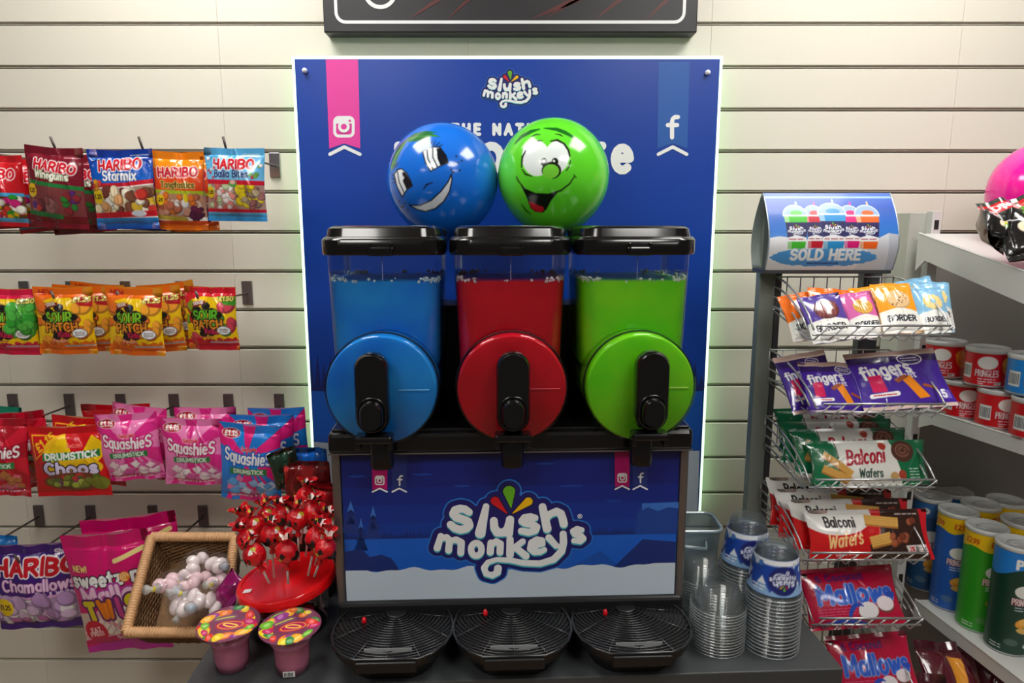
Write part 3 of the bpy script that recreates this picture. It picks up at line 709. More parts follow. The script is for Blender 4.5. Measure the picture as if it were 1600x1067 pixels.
# ------------------------------------------------------------------ balloons
def balloon(name, c, r, base, paint, label, pitch=0.0, fine=True, knot=True, yaw=0.0):
    """latex balloon, its print laid round the pole that faces the viewer; colours are carried by the mesh"""
    n = 300 if fine else 48; th = list(np.linspace(0, math.pi * .47, 110 if fine else 20)) + list(np.linspace(math.pi * .47, math.pi, 24))[1:]
    V, C = [], []
    T, Q = np.meshgrid(np.array(th), np.arange(n) * 2 * math.pi / n, indexing='ij')
    u, v, wv = np.sin(T) * np.cos(Q), np.sin(T) * np.sin(Q), -np.cos(T)       # x right, v up, towards viewer = -y
    pear = np.where(v < 0, 1 + .06 * v * v, 1.0)
    P = np.stack([u * r * (2 - pear), wv * r * (2 - pear), v * r * pear * 1.02], -1).reshape(-1, 3)
    class G: pass
    A = Art(1, 1, 4); A.X, A.Y = u * 100, v * 100; A.cell = 1.4; A.C = np.empty(u.shape + (3,)); A.C[:] = base
    A.part = lambda fn, bb, cc, m=2.0: A.put(np.where(wv < 0, fn(A.X, A.Y), 1e3), cc)
    if paint: paint(A)
    Fc = []
    for i in range(len(th) - 1):
        for k in range(n): Fc.append([i * n + k, i * n + (k + 1) % n, (i + 1) * n + (k + 1) % n, (i + 1) * n + k])
    me = bpy.data.meshes.new(name); me.from_pydata(P.tolist(), [], Fc); me.polygons.foreach_set('use_smooth', [True] * len(Fc))
    A.attr(me); me.materials.append(LATEX)
    rt = root(name, c, 0, label, 'balloon', rot=(pitch, 0, yaw))
    obj('skin', me, None, rt)
    if knot: obj('knot', mv(lathe([(.016, .018), (.009, .008), (.004, 0), (.008, -.008), (.001, -.009)], 16), 0, 0, -r * 1.09), mat(name + '_knot', base, .3), rt, True)
    return rt
def arc(cx, cy, rx, ry, a0, a1, n=20, r=None):
    o = []
    for k in range(n + 1):
        a = math.radians(a0 + (a1 - a0) * k / n); o.append((cx + rx * math.cos(a), cy + ry * math.sin(a)) + ((r * (.25 + .75 * math.sin(math.pi * k / n)),) if r else ()))
    return o
DK = (14, 18, 32)
def bpix(crop_cx, crop_cy, crop_r): return lambda x, y: ((x - crop_cx) / crop_r * 100, -(y - crop_cy) / crop_r * 100)
def face_blue(A):
    q = bpix(518, 575, 478); L = lambda *p, : [q(*a[:2]) + ((a[2] / 4.78,) if len(a) > 2 else ()) for a in p]
    GRN, GR2 = (24, 104, 44), (90, 170, 60)
    A.poly(L((215, 250), (290, 200), (380, 182), (490, 192), (430, 200), (505, 232), (430, 228), (350, 262), (240, 268)), GRN)
    A.poly(L((215, 250), (150, 300), (110, 370), (80, 490), (95, 470), (92, 500), (130, 440), (170, 350), (225, 268)), GRN)
    A.line([L((230, 258), (330, 225), (470, 222))], .5, GR2); A.line([L((212, 268), (140, 370), (96, 470))], .5, GR2)
    for e in (((358, 345), (400, 320), (455, 310), (500, 315), (545, 375), (562, 430), (500, 455), (420, 498), (380, 430)), ((118, 520), (150, 485), (185, 478), (225, 510), (258, 570), (270, 610), (225, 640), (180, 698), (140, 620))):
        A.poly(L(*e), (240, 246, 252)); P = L(*e); A.line([P + P[:1]], .9, DK)
    A.poly(L((470, 325), (500, 318), (545, 375), (560, 428), (500, 452), (478, 400)), DK); A.ell(*q(462, 348), 2.6, 4, (240, 246, 252), 20)
    A.poly(L((190, 505), (215, 508), (255, 570), (268, 608), (222, 638), (195, 580)), (30, 24, 34)); A.ell(*q(196, 548), 1.8, 3, (230, 236, 240))
    A.line([L((395, 335), (400, 400), (440, 480))], .8, DK); A.line([L((440, 320), (440, 390), (475, 462))], .8, DK); A.line([L((148, 500), (160, 580), (200, 665))], .8, DK)
    for a, b in (((445, 300), (465, 258)), ((470, 300), (498, 272)), ((495, 305), (520, 292)), ((430, 285), (440, 255)), ((118, 560), (92, 555)), ((122, 580), (98, 592)), ((120, 535), (98, 522))): A.line([L((*a, 5), (*b, 1.5))], 0, DK)
    A.line([L((112, 495, 1), (135, 450, 6), (162, 424, 1))], 0, DK)
    A.line([L((358, 638, 2), (385, 600, 6), (436, 582, 2))], 0, DK)
    up = [(240, 762), (330, 760), (420, 720), (500, 650), (560, 575), (585, 520)]; dn = [(590, 560), (570, 650), (520, 730), (450, 785), (370, 808), (300, 795)]
    A.poly(L(*up, *dn), (226, 232, 240)); P = L(*up, *dn); A.line([P + P[:1]], 1.0, DK)
    A.line([L((582, 475, 3), (594, 505, 5), (610, 500, 3))], 0, DK); A.line([L((235, 750, 4), (240, 768, 3))], 0, DK)
    for x, y in ((628, 380), (612, 438), (642, 432), (672, 415), (655, 488), (150, 730), (198, 748), (182, 772), (222, 800), (168, 778)): A.ell(*q(x, y), 1.5, 1.5, DK)
def face_green(A):
    q = bpix(535, 575, 486); L = lambda *p: [q(*a[:2]) + ((a[2] / 4.86,) if len(a) > 2 else ()) for a in p]
    GRN = (12, 104, 22); K = (16, 26, 14)
    A.line([L((210, 312, 4), (270, 255, 14), (345, 218, 15), (420, 200, 4))], 0, GRN); A.line([L((458, 194, 4), (560, 205, 14), (630, 232, 15), (692, 266, 10))], 0, GRN)
    A.line([L((352, 262, 2), (390, 244, 5), (425, 246, 2))], 0, K); A.line([L((550, 243, 2), (585, 248, 5), (606, 260, 3))], 0, K)
    for e in ((395, 430, 118, 142, 12), (560, 425, 100, 128, -8)): A.ell(*q(e[0], e[1]), e[2] / 4.86, e[3] / 4.86, (236, 246, 244), e[4])
    A.line([L((310, 368, 4), (280, 420, 8), (275, 500, 5))], 0, K); A.line([L((278, 515, 3), (310, 555, 7), (362, 572, 3))], 0, K)
    A.line([L((510, 300, 4), (565, 292, 8), (620, 320, 7), (655, 370, 8), (668, 418, 6))], 0, K); A.line([L((674, 452, 4), (660, 500, 5), (640, 530, 3))], 0, K); A.line([L((405, 297, 4), (440, 294, 2))], 0, K)
    for x in (460, 548): A.ell(*q(x, 462), 5.4, 6.4, K); 
    for x in (455, 540): A.ell(*q(x, 456), 2.1, 2.4, (240, 246, 244))
    A.ell(*q(518, 530), 15, 12.6, (120, 214, 60)); A.line([arc(*q(518, 530), 15, 12.4, 200, -80, 24, 1.9)], 0, K)
    A.line([L((232, 575, 4), (245, 605, 5), (300, 670, 5), (390, 708, 5), (500, 712, 6), (600, 682, 6), (670, 630, 5), (708, 572, 4))], 0, K); A.line([L((702, 560, 3), (722, 585, 3))], 0, K)
    A.poly(L((270, 645), (340, 690), (420, 710), (520, 708), (575, 694), (520, 760), (480, 830), (450, 855), (385, 850), (345, 820), (318, 740)), K)
    A.poly(L((330, 768), (370, 775), (410, 798), (452, 808), (462, 830), (440, 852), (385, 846), (348, 816)), (214, 26, 42)); A.line([L((270, 796, 2), (305, 840, 5), (348, 872, 2))], 0, K)
cb = W(692, 283, 1.50); balloon('blue_balloon', cb, 86 * S(cb), (20, 112, 226), face_blue, 'blue balloon with smiling face and leaf brows behind the tanks', .07, yaw=.10)
cg = W(864.5, 276, 1.49); balloon('green_balloon', cg, 86.5 * S(cg), (98, 222, 44), face_green, 'lime green balloon with wide-eyed laughing face behind the tanks', .07, yaw=-.06)
# ------------------------------------------------------------------ hooks on the slatwall
HK = {'chrome': mat('chrome_hook_metal', (176, 178, 186), .22, metal=1.0), 'dull': mat('dull_steel_hook', (112, 104, 106), .42, metal=.6), 'wire': mat('steel_wire', (120, 112, 108), .35, metal=.8)}
HOOKS = {}
def hook(row, px, py, tip, label, m='dull'):
    p = W(px, py, DW); r = root('display_hook', (p.x, 0, p.z), 0, label, 'hook', 'hooks on the slatwall')
    obj('bracket', join(box(-.013, -.006, -.030, .013, -.001, .030, .001), box(-.012, -.001, .022, .012, .010, .030)), HK[m], r)
    L = DW - tip
    obj('prong', tube([(0, -.004, -.002), (0, -L * .5, .0), (0, -L + .01, .0), (0, -L - .006, .004), (0, -L - .020, .030)], .0026, 8), HK['wire'], r, True)
    HOOKS[row, px] = (p.x, p.z)
ROWS = {1: (258, [(54 + 60, 'behind the winegums bag'), (205 + 70 - 66, 'behind the blue sweet bag'), (322, 'behind the orange sweet bag'), (430, 'beside the board in the top row')]),
        2: (457, [(40, 'at the left end of the second row'), (113, 'between the leftmost sour sweets in the second row'), (198, 'behind the orange sour sweets in the second row'), (284, 'between the orange and red sour sweets'), (387, 'at the right end of the second row')]),
        3: (632, [(22, 'leftmost of the third row'), (110, 'above the yellow and red chews'), (190, 'above the pink sweets in the third row'), (273, 'between the two pink bags in the third row'), (358, 'right of the pink bags in the third row'), (437, 'at the right end of the third row')]),
        4: (805, [(62, 'leftmost of the bottom row'), (143, 'above the purple marshmallows'), (240, 'above the twisted mallows'), (318, 'above the wicker basket')])}
for rw, (py, ls) in ROWS.items():
    for px, w in ls: hook(rw, px, py, 1.475 if rw == 1 else 1.495, 'steel display hook ' + w, 'chrome' if rw == 1 or (rw == 2 and px < 200) else 'dull')

# ------------------------------------------------------------------ bag artwork
RED, WHT, YEL, BLU = (205, 18, 40), (246, 246, 246), (250, 205, 10), (10, 70, 180)
def haribo(A, y, w=64, h=15, cx=50, rot=0, r=3.4): A.text('HARIBO', cx, y, h, r, (200, 16, 38), [(2.3, WHT)], width=w, rot=rot)
def price(A, x, y, t='1.25', r=10): A.ell(x, y, r, r * 1.15, (250, 214, 20)); A.text(t, x, y, r * .6, .7, (40, 30, 20), width=r * 1.35)
def tiny(A, x, y, w, n=1, c=(60, 60, 60), h=2.0):
    R = random.Random(int(x * 7 + y))
    for k in range(n):
        q = x - w / 2
        while q < x + w / 2: l = R.uniform(2, 6); A.line([[(q, y - k * h * 1.6), (min(q + l, x + w / 2), y - k * h * 1.6)]], h * .28, c); q += l + 1.6
def d_gold(A):
    H = A.H; A.C[:] = (198, 20, 32); haribo(A, H * .74, 76)
    A.rect(0, H * .08, 100, H * .46, (90, 60, 30)); A.rect(0, H * .43, 100, H * .48, (70, 170, 220)); A.sweets(4, H * .12, 96, H * .42, [(235, 190, 20), (40, 160, 50), (220, 60, 50), (200, 30, 120), (245, 245, 235)], 60, 5, 9, 3); A.rect(0, H * .06, 100, H * .12, (80, 170, 220))
def d_wine(A):
    H = A.H; A.C[:] = (120, 14, 38); haribo(A, H * .765, 70, 14, 54, -6); A.text('Winegums', 50, H * .66, 11, 1.9, (244, 244, 236), [(1.4, (90, 110, 40))], width=58, rot=-4)
    A.rect(0, H * .16, 100, H * .54, (128, 60, 62)); A.line([[(0, H * .575), (100, H * .51)]], 3.2, (30, 128, 62))
    A.sweets(6, H * .2, 50, H * .34, [(150, 80, 80), (120, 50, 60), (168, 110, 108)], 18, 7, 12, 2); A.sweets(66, H * .2, 95, H * .44, [(90, 40, 120), (40, 130, 50), (220, 190, 30), (140, 40, 50)], 16, 5, 8, 6)
    A.ell(15, H * .28, 6, 6, (90, 50, 130)); A.ell(23, H * .245, 5, 5, (210, 60, 50)); price(A, 12, H * .46); A.line([[(4, H * .18), (62, H * .15)]], 4, (40, 124, 60)); tiny(A, 82, H * .88, 26, 1, (220, 190, 200))
    A.rect(0, 0, 100, H * .11, (128, 12, 34))
def d_star(A):
    H = A.H; A.vgrad(H * .5, H, (0, 110, 215), (12, 52, 158)); haribo(A, H * .815, 68, 15, 50, 3); A.text('Starmix', 50, H * .68, 14, 2.2, WHT, [(1.4, (10, 60, 150))], width=54)
    A.rect(0, H * .2, 100, H * .56, (170, 150, 130)); A.line([[(0, H * .55), (60, H * .56), (100, H * .60)]], 4, (200, 20, 40)); A.line([[(0, H * .525), (60, H * .535), (100, H * .57)]], .9, WHT)
    A.sweets(6, H * .22, 58, H * .48, [(246, 246, 240), (250, 236, 200), (240, 180, 120), (120, 60, 50)], 34, 6, 11, 5); A.sweets(58, H * .24, 96, H * .5, [(245, 240, 220), (130, 80, 60), (240, 200, 60), (215, 60, 50)], 18, 7, 12, 8)
    price(A, 10, H * .42); A.sweets(0, H * .5, 16, H * .6, [(226, 70, 60), (240, 160, 40)], 9, 3, 6, 4)
    A.line([[(0, H * .175), (100, H * .2)]], 4.5, (206, 22, 42)); A.vgrad(0, H * .15, (14, 70, 175), (40, 150, 220)); A.ell(74, H * .2, 11, 5, (225, 232, 244)); tiny(A, 80, H * .93, 26, 1, (230, 240, 250)); A.ell(8, H * .92, 6, 6, (40, 110, 200))
def d_tang(A):
    H = A.H; A.vgrad(H * .78, H, (250, 150, 20), (240, 130, 14)); A.vgrad(H * .5, H * .79, (222, 60, 20), (236, 92, 24)); haribo(A, H * .745, 76, 16, 50, 2); A.text('Tangfastics', 50, H * .585, 11, 1.7, (90, 70, 20), [(1.6, (236, 214, 120))], width=66)
    A.rect(0, H * .17, 100, H * .50, (190, 140, 110)); A.line([[(0, H * .5), (100, H * .485)]], 3.5, (170, 196, 40)); A.sweets(5, H * .2, 95, H * .45, [(206, 150, 130), (222, 190, 170), (240, 236, 236), (196, 110, 80), (230, 120, 40)], 40, 6, 12, 9)
    price(A, 13, H * .39, '.25', 9); A.ell(66, H * .42, 5, 9, (240, 214, 30)); A.sweets(72, H * .14, 92, H * .28, [(90, 30, 70), (120, 40, 80)], 16, 5, 7, 2); A.line([[(0, H * .17), (60, H * .14)]], 4.4, (190, 170, 60)); A.vgrad(0, H * .12, (250, 130, 10), (216, 70, 20))
def d_balla(A):
    H = A.H; A.vgrad(H * .5, H, (120, 196, 240), (84, 176, 232)); haribo(A, H * .785, 68, 14, 50); A.text('Balla Bites', 47, H * .655, 11, 2.0, (30, 50, 110), [(1.0, (190, 225, 245))], width=58)
    A.sweets(4, H * .6, 18, H * .9, [(200, 60, 80), (240, 240, 240)], 6, 2, 3, 1); A.sweets(80, H * .58, 96, H * .8, [(190, 50, 60), (245, 245, 245), (110, 170, 80)], 7, 2.5, 4.4, 4)
    A.rect(0, H * .15, 100, H * .53, (176, 140, 130)); A.sweets(4, H * .18, 52, H * .5, [(250, 240, 240), (240, 150, 140), (226, 110, 100), (200, 220, 170)], 50, 4, 7, 3); A.sweets(54, H * .2, 97, H * .5, [(150, 120, 110), (190, 170, 140), (240, 214, 30), (244, 218, 40), (120, 90, 80), (170, 110, 110)], 36, 5, 8, 5)
    A.line([[(0, H * .545), (100, H * .53)]], 3.6, (206, 20, 50)); A.ell(50, H * .52, 7.5, 5.5, (70, 160, 70)); A.ell(50, H * .54, 5, 3.6, (240, 180, 170)); price(A, 7.5, H * .40, '1.25', 8); A.line([[(0, H * .15), (100, H * .14)]], 3, (206, 20, 50)); A.vgrad(0, H * .12, (40, 140, 215), (90, 180, 232)); tiny(A, 78, H * .92, 26, 1, (235, 245, 250))
def sourpatch(A, top, name, gums, gcol, pr):
    H = A.H; A.C[:] = (250, 206, 14); A.sweets(0, H * .2, 22, H * .75, gums, 10, 7, 12, 3); A.sweets(62, H * .32, 99, H * .72, gums, 16, 8, 15, 7)
    A.rect(0, H * .86, 100, H, top); A.poly([(0, H * .9), (0, H * .72), (20, H * .82), (50, H * .9)], top); A.rect(0, 0, 100, H * .17, top); A.sweets(0, H * .16, 100, H * .2, [top], 20, 2, 5, 8)
    for x, y, r in ((28, .66, 9), (46, .72, 9), (58, .64, 8), (20, .56, 8), (70, .58, 8), (44, .36, 12), (38, .28, 8), (54, .3, 8)): A.ell(x, H * y, r, r * .8, (24, 22, 18))
    A.text('SOUR', 45, H * .575, 17, 3.9, gcol, [(2.8, (24, 26, 18))], width=46, rot=2); A.text('PATCH', 48, H * .43, 15, 3.0, (240, 150, 40), [(2.8, (36, 26, 18))], width=56, rot=2); A.text('Kids', 52, H * .325, 9, 1.9, (226, 30, 90), [(2.2, (60, 14, 40)), ], width=20)
    A.poly([(20, H * .74), (44, H * .8), (44, H * .75), (22, H * .69)], (120, 30, 20)); A.text('SOUR', 31, H * .765, 5, .9, WHT, [(.8, (110, 40, 20))], width=17, rot=14)
    A.ell(78, H * .335, 12.5, 9, (40, 40, 60)); A.ell(78, H * .335, 11.5, 8, WHT); tiny(A, 78, H * .355, 15, 3, (60, 60, 80), 1.7); (A.text(name, 42, H * .225, 5, 1.1, (250, 200, 150), [(1.6, (200, 60, 50))], width=24) if name else tiny(A, 42, H * .225, 24, 1, (200, 60, 90), 3))
    A.rect(48, H * .13, 99, H * .155, (214, 214, 214)); tiny(A, 72, H * .143, 46, 1, (80, 90, 90), 1.8); A.poly([(66, H * .86), (100, H * .86), (100, H * .72), (80, H * .74)], pr); A.text('£1.25' if pr[0] > 90 else '£1.50', 83, H * .83, 7, 1.1, (250, 244, 120), [(.6, (70, 20, 10))], width=27)
def d_spk_o(A): sourpatch(A, (245, 112, 18), 'Peach', [(244, 140, 40), (250, 170, 50), (240, 120, 40)], (130, 200, 40), (180, 14, 26)); A.text('NEW', 20, A.H * .925, 8, 1.3, (190, 40, 20), width=22)
def d_spk_r(A): sourpatch(A, (214, 20, 44), '', [(196, 30, 60), (220, 70, 90), (110, 170, 50)], (96, 190, 40), (60, 150, 34))
def d_spk_g(A): sourpatch(A, (216, 20, 70), '', [(60, 170, 50), (90, 190, 60), (40, 140, 50)], (130, 210, 60), (60, 130, 34)); A.sweets(58, A.H * .4, 92, A.H * .78, [(50, 160, 50), (80, 184, 70)], 14, 8, 14, 1)
def squash(A, b0, b1, cubes, tcol, pr=True):
    H = A.H; A.C[:] = b0
    for k in range(5):
        a = -60 + 60 * k; A.poly([(50 + 150 * math.sin(math.radians(a - 13)), H * .62 + 150 * math.cos(math.radians(a - 13))), (50, H * .62), (50 + 150 * math.sin(math.radians(a + 13)), H * .62 + 150 * math.cos(math.radians(a + 13)))], b1)
    for k in range(5): A.poly([(8 + 22 * k, 0), (18 + 22 * k, 0), (40 + 8 * k, H * .4), (36 + 8 * k, H * .4)], b1)
    A.text('Swizzels', 52, H * .715, 6, 1.0, (206, 20, 40), [(.9, (244, 210, 214))], width=24); A.text('SquashieS', 50, H * .60, 18, 3.6, WHT, [(3.4, tcol)], width=78, rot=-3, arch=-3)
    A.poly([(20, H * .375), (82, H * .39), (82, H * .475), (20, H * .46)], (36, 128, 66)); A.text('DRUMSTICK', 51, H * .425, 6, 1.1, (236, 244, 236), width=50, rot=1.5)
    R = random.Random(5)
    for k in range(26):
        x, y = R.uniform(14, 88), R.uniform(H * .12, H * .32); s = R.uniform(7, 11); c = R.choice(cubes); q = R.uniform(0, 90)
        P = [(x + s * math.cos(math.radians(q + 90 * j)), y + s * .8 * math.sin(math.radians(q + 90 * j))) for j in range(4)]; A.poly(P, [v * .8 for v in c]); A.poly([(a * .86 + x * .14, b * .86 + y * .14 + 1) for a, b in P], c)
    A.text('Strawberry & cream', 50, H * .075, 4.2, .9, (250, 230, 240), [(1.4, (206, 20, 90))], width=62)
    if pr: A.ell(20, H * .88, 15, 7.6, WHT); A.ell(20, H * .88, 14, 6.8, (176, 16, 36)); A.text('£1.15', 20, H * .88, 7, 1.1, WHT, width=20)
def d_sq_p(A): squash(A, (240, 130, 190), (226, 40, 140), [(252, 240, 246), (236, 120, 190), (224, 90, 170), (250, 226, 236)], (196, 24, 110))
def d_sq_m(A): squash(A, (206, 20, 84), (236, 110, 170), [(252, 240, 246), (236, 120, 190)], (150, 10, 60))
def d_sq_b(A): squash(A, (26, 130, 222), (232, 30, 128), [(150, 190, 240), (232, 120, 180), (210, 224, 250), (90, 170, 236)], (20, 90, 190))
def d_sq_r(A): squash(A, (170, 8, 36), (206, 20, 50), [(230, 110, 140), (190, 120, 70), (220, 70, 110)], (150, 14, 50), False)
def d_choo(A):
    H = A.H; A.C[:] = (206, 12, 24); A.ell(60, H * .68, 40, 24, (244, 200, 10)); A.poly([(46, H * .98), (88, H * .98), (72, H * .66), (58, H * .66)], (206, 12, 24)); A.ell(56, H * .44, 40, 15, (236, 190, 20))
    A.line([[(5, H * .885), (42, H * .885), (42, H * .875), (6, H * .56), (5, H * .885)]], .8, (244, 170, 30)); A.text('£1.15', 22, H * .8, 10, 1.6, (246, 190, 30), width=30, rot=36)
    A.poly([(18, H * .55), (94, H * .59), (94, H * .69), (18, H * .66)], (40, 130, 60)); A.text('DRUMSTICK', 56, H * .622, 8, 1.5, WHT, width=68, rot=2)
    A.text('Choos', 54, H * .44, 15, 3.3, (216, 206, 240), [(2.2, (34, 24, 40))], width=70); A.ell(56, H * .24, 42, 14, (120, 60, 40)); A.sweets(22, H * .18, 88, H * .31, [(170, 190, 70), (120, 130, 50), (190, 170, 80), (200, 60, 60), (130, 60, 140), (90, 110, 40)], 46, 4, 7, 7); A.ell(88, H * .2, 12, 10, (120, 130, 40)); A.text('Swizzels', 62, H * .76, 5, .9, (236, 120, 110), width=20); A.rect(0, 0, 100, H * .08, (216, 14, 30))
def d_cham(A):
    H = A.H; A.C[:] = (60, 20, 120); haribo(A, H * .775, 92, 17, 56, 0, 4); A.text('Chamallows', 58, H * .575, 13, 2.2, (240, 200, 236), [(1.6, (90, 20, 110))], width=84); A.text('Pink & White', 76, H * .465, 6, .9, (240, 220, 244), width=40)
    A.rect(0, H * .12, 100, H * .44, (170, 140, 180)); A.line([[(0, H * .44), (100, H * .445)]], 1.2, (226, 160, 214)); A.sweets(2, H * .16, 98, H * .4, [(240, 236, 242), (206, 170, 222), (222, 196, 232), (190, 150, 210)], 34, 8, 13, 12); price(A, 14, H * .31, '£1.25', 10.5); A.text('Share', 88, H * .92, 6, .9, (230, 220, 240)); A.sweets(10, H * .1, 60, H * .16, [(200, 120, 190), (230, 225, 235)], 10, 4, 6, 3)
def d_twist(A):
    H = A.H; A.C[:] = (216, 8, 110); A.text('NEW!', 18, H * .745, 6, 1.3, (244, 220, 120), [(1, (160, 10, 90))], width=18)
    A.text('sweetz ne', 51, H * .665, 14, 2.8, WHT, [(2, (50, 20, 50))], width=92, rot=3); A.ell(70.5, H * .668, 5.8, 5.8, (236, 130, 20)); A.line([arc(70.5, H * .668, 4, 4, 0, 300), arc(70.5, H * .668, 1.6, 1.6, 0, 300)], .7, (250, 220, 160))
    A.text('Mallow', 56, H * .535, 17, 3.0, (244, 200, 232), [(2.6, (176, 60, 160))], width=84, rot=4); A.poly([(0, H * .1), (100, H * .22), (100, H * .44), (0, H * .36)], (214, 190, 180))
    for k in range(12):
        x = -4 + k * 10
        for j in range(9): A.line([[(x + j * 4.4, H * .12 + j * 4.6), (x + 3 + j * 4.4, H * .12 + 3.4 + j * 4.6)]], 2.5, ((246, 226, 226), (232, 150, 170), (250, 240, 220))[(k + j) % 3])
    for ch, x, y, c in zip('TWIST', (20, 40, 57, 73, 92), (.385, .405, .42, .435, .455), ((226, 206, 40), (240, 130, 20), (214, 60, 150), (222, 206, 30), (240, 130, 20))): A.text(ch, x, H * y, 19, 3.4, c, [(2.4, (90, 30, 100))], rot=4, sx=.8 if ch == 'W' else 1)
    A.ell(18, H * .2, 14, 14, (206, 16, 60)); A.text('FAT', 18, H * .215, 5, .9, (250, 220, 220), width=13, rot=9); A.text('FREE!', 18, H * .175, 5, .9, (250, 220, 220), width=17, rot=9); A.poly([(0, H * .06), (100, H * .17), (100, H * .22), (0, H * .11)], (206, 16, 100)); A.text('Super Taste', 60, H * .145, 4.5, .8, (250, 220, 240), width=40, rot=7); A.poly([(0, 0), (100, 0), (100, H * .16), (0, H * .05)], (190, 40, 150)); A.line([[(62, H * .80), (92, H * .86)]], 2.6, (246, 226, 150))
def d_teal(A): A.C[:] = (16, 150, 120)
def d_plain_red(A): A.C[:] = (196, 14, 30); A.text('DRUMSTICK', 50, A.H * .6, 8, 1.4, WHT, width=70)
def d_plain_blue(A): A.C[:] = (20, 120, 200)
DES = {}
def bag(des, px, py, wpx, hpx, d, roll=0, yaw=0, label=None, name='sweet_bag', behind=(), nx=None, thick=.035, seed=None, dip=.03):
    """front bag at a measured place; copies behind it on the same hook, further back"""
    p = W(px, py, d); k = S(p); key = (des.__name__, round(wpx), round(hpx))
    if key not in DES:
        A = Art(wpx * k, hpx * k, nx or int(max(50, wpx * 1.05))); des(A); DES[key] = bag_mesh(des.__name__[2:] + '_bag', A, thick, seed=seed if seed is not None else len(DES) * 3 + 1, dip=dip)
    o = tag(obj(name, DES[key], None, None, loc=p, rot=(math.radians(2), math.radians(roll), math.radians(yaw))), label, 'sweet bag', 'sweet bags hanging on the wall')
    for dy, dx, dz, rl, yw, lab in behind:
        tag(obj(name, DES[key], None, None, loc=p + Vector((dx, dy, dz)), rot=(math.radians(3), math.radians(rl), math.radians(yw))), lab, 'sweet bag', 'sweet bags hanging on the wall')
# top row
bag(d_gold, -14, 243, 90, 108, 1.47, 2, 8, 'red gummy bag cut off by the left edge, top row', behind=[(.04, .022, -.004, -3, 16, 'red gummy bag second in line at the far left of the top row'), (.085, .03, -.012, -6, 14, 'red gummy bag hanging lowest behind the winegums bag')])
bag(d_wine, 84, 231, 95, 124, 1.46, 4, -4, 'maroon winegums bag with green stripe, top row', behind=[(.05, -.002, -.012, -5, 10, 'maroon bag half hidden behind the front winegums bag')])
bag(d_star, 185, 235, 98, 121, 1.46, -1, 2, 'royal blue sweet bag with white lettering and white sweets, top row', behind=[(.045, .004, -.002, 2, -8, 'royal blue sweet bag just behind the front one, top row')])
bag(d_tang, 277, 238, 80, 120, 1.48, 1, 5, 'orange sweet bag with red centre band, top row', behind=[(.045, -.004, -.004, -2, 4, 'orange sweet bag hidden behind the front orange one, top row')])
bag(d_balla, 365, 232, 96, 112, 1.46, 1, -3, 'sky blue sweet bag nearest the board, top row', dip=.015)
# second row
bag(d_spk_g, 9, 452, 86, 104, 1.49, 3, 8, 'yellow and green sour sweet bag at the left edge, second row', behind=[(.04, .012, -.004, -3, -8, 'yellow and green sour sweet bag behind the leftmost one, second row')])
bag(d_spk_o, 97, 450, 88, 106, 1.49, 1, 3, 'orange sour peach bag further left of two, second row', behind=[(.035, .020, .0, 3, 4, 'orange sour peach bag second on its hook at the left'), (.07, .034, .002, 5, -4, 'orange sour peach bag third on its hook at the left')])
bag(d_spk_o, 208, 451, 88, 106, 1.475, 2, -3, 'orange sour peach bag hanging in the middle of the second row', behind=[(.035, .018, .0, -2, 5, 'orange sour peach bag second on the middle hook'), (.07, .032, .004, -6, 4, 'orange sour peach bag last on the middle hook')])
bag(d_spk_r, 327, 449, 84, 100, 1.49, 1, -3, 'red sour sweet bag with green £1.50 corner, second row', dip=.02)
# third row
bag(d_sq_r, -8, 655, 92, 128, 1.46, 3, 6, 'dark red foam sweet bag at the left edge, third row', behind=[(.05, .014, .0, -6, -6, 'dark red foam sweet bag behind the leftmost one')])
bag(d_teal, 4, 636, 60, 80, 1.56, 5, 0, 'teal bag peeping above the dark red bags, third row')
bag(d_choo, 102, 668, 118, 114, 1.44, -1, 3, 'red and yellow chews bag with green lettering strip, third row', nx=140, behind=[(.06, .008, .004, 2, -3, 'red chews bag second on its hook, third row')])
bag(d_plain_red, 180, 634, 106, 84, 1.58, 0, 0, 'plain red bag top showing behind the left pink bag')
bag(d_sq_p, 196, 648, 94, 108, 1.45, -2, 6, 'pink foam sweet bag on the left of two', behind=[(.035, .012, .008, 5, -6, 'pink foam sweet bag second on the left hook')])
bag(d_sq_m, 216, 650, 92, 104, 1.53, 1, -8, 'magenta foam sweet bag between the two pink ones')
bag(d_sq_p, 299, 656, 97, 108, 1.45, 1, -3, 'pink foam sweet bag on the right of two', behind=[(.05, .01, .012, 1, 3, 'pink foam sweet bag second on the right hook')])
bag(d_sq_b, 391, 665, 100, 126, 1.44, 4, -4, 'blue and pink foam sweet bag at the front by the lollipops', behind=[(.04, .012, .010, 2, 6, 'blue and pink foam sweet bag second on its hook'), (.085, .028, .014, -3, -8, 'blue and pink foam sweet bag third on its hook, edge towards the board')])
# bottom row
bag(d_plain_blue, 2, 838, 50, 60, 1.57, 6, 0, 'light blue bag corner above the purple marshmallows')
bag(d_cham, 46, 853, 132, 142, 1.50, -1, 4, 'purple marshmallow bag in the bottom row at the left', nx=150, thick=.05)
bag(d_twist, 160, 836, 146, 200, 1.455, -7, -4, 'magenta twisted mallow bag overlapped by the basket', nx=160, thick=.045, behind=[(.05, .03, .018, -4, 8, 'magenta mallow bag behind the twisted mallow bag')])
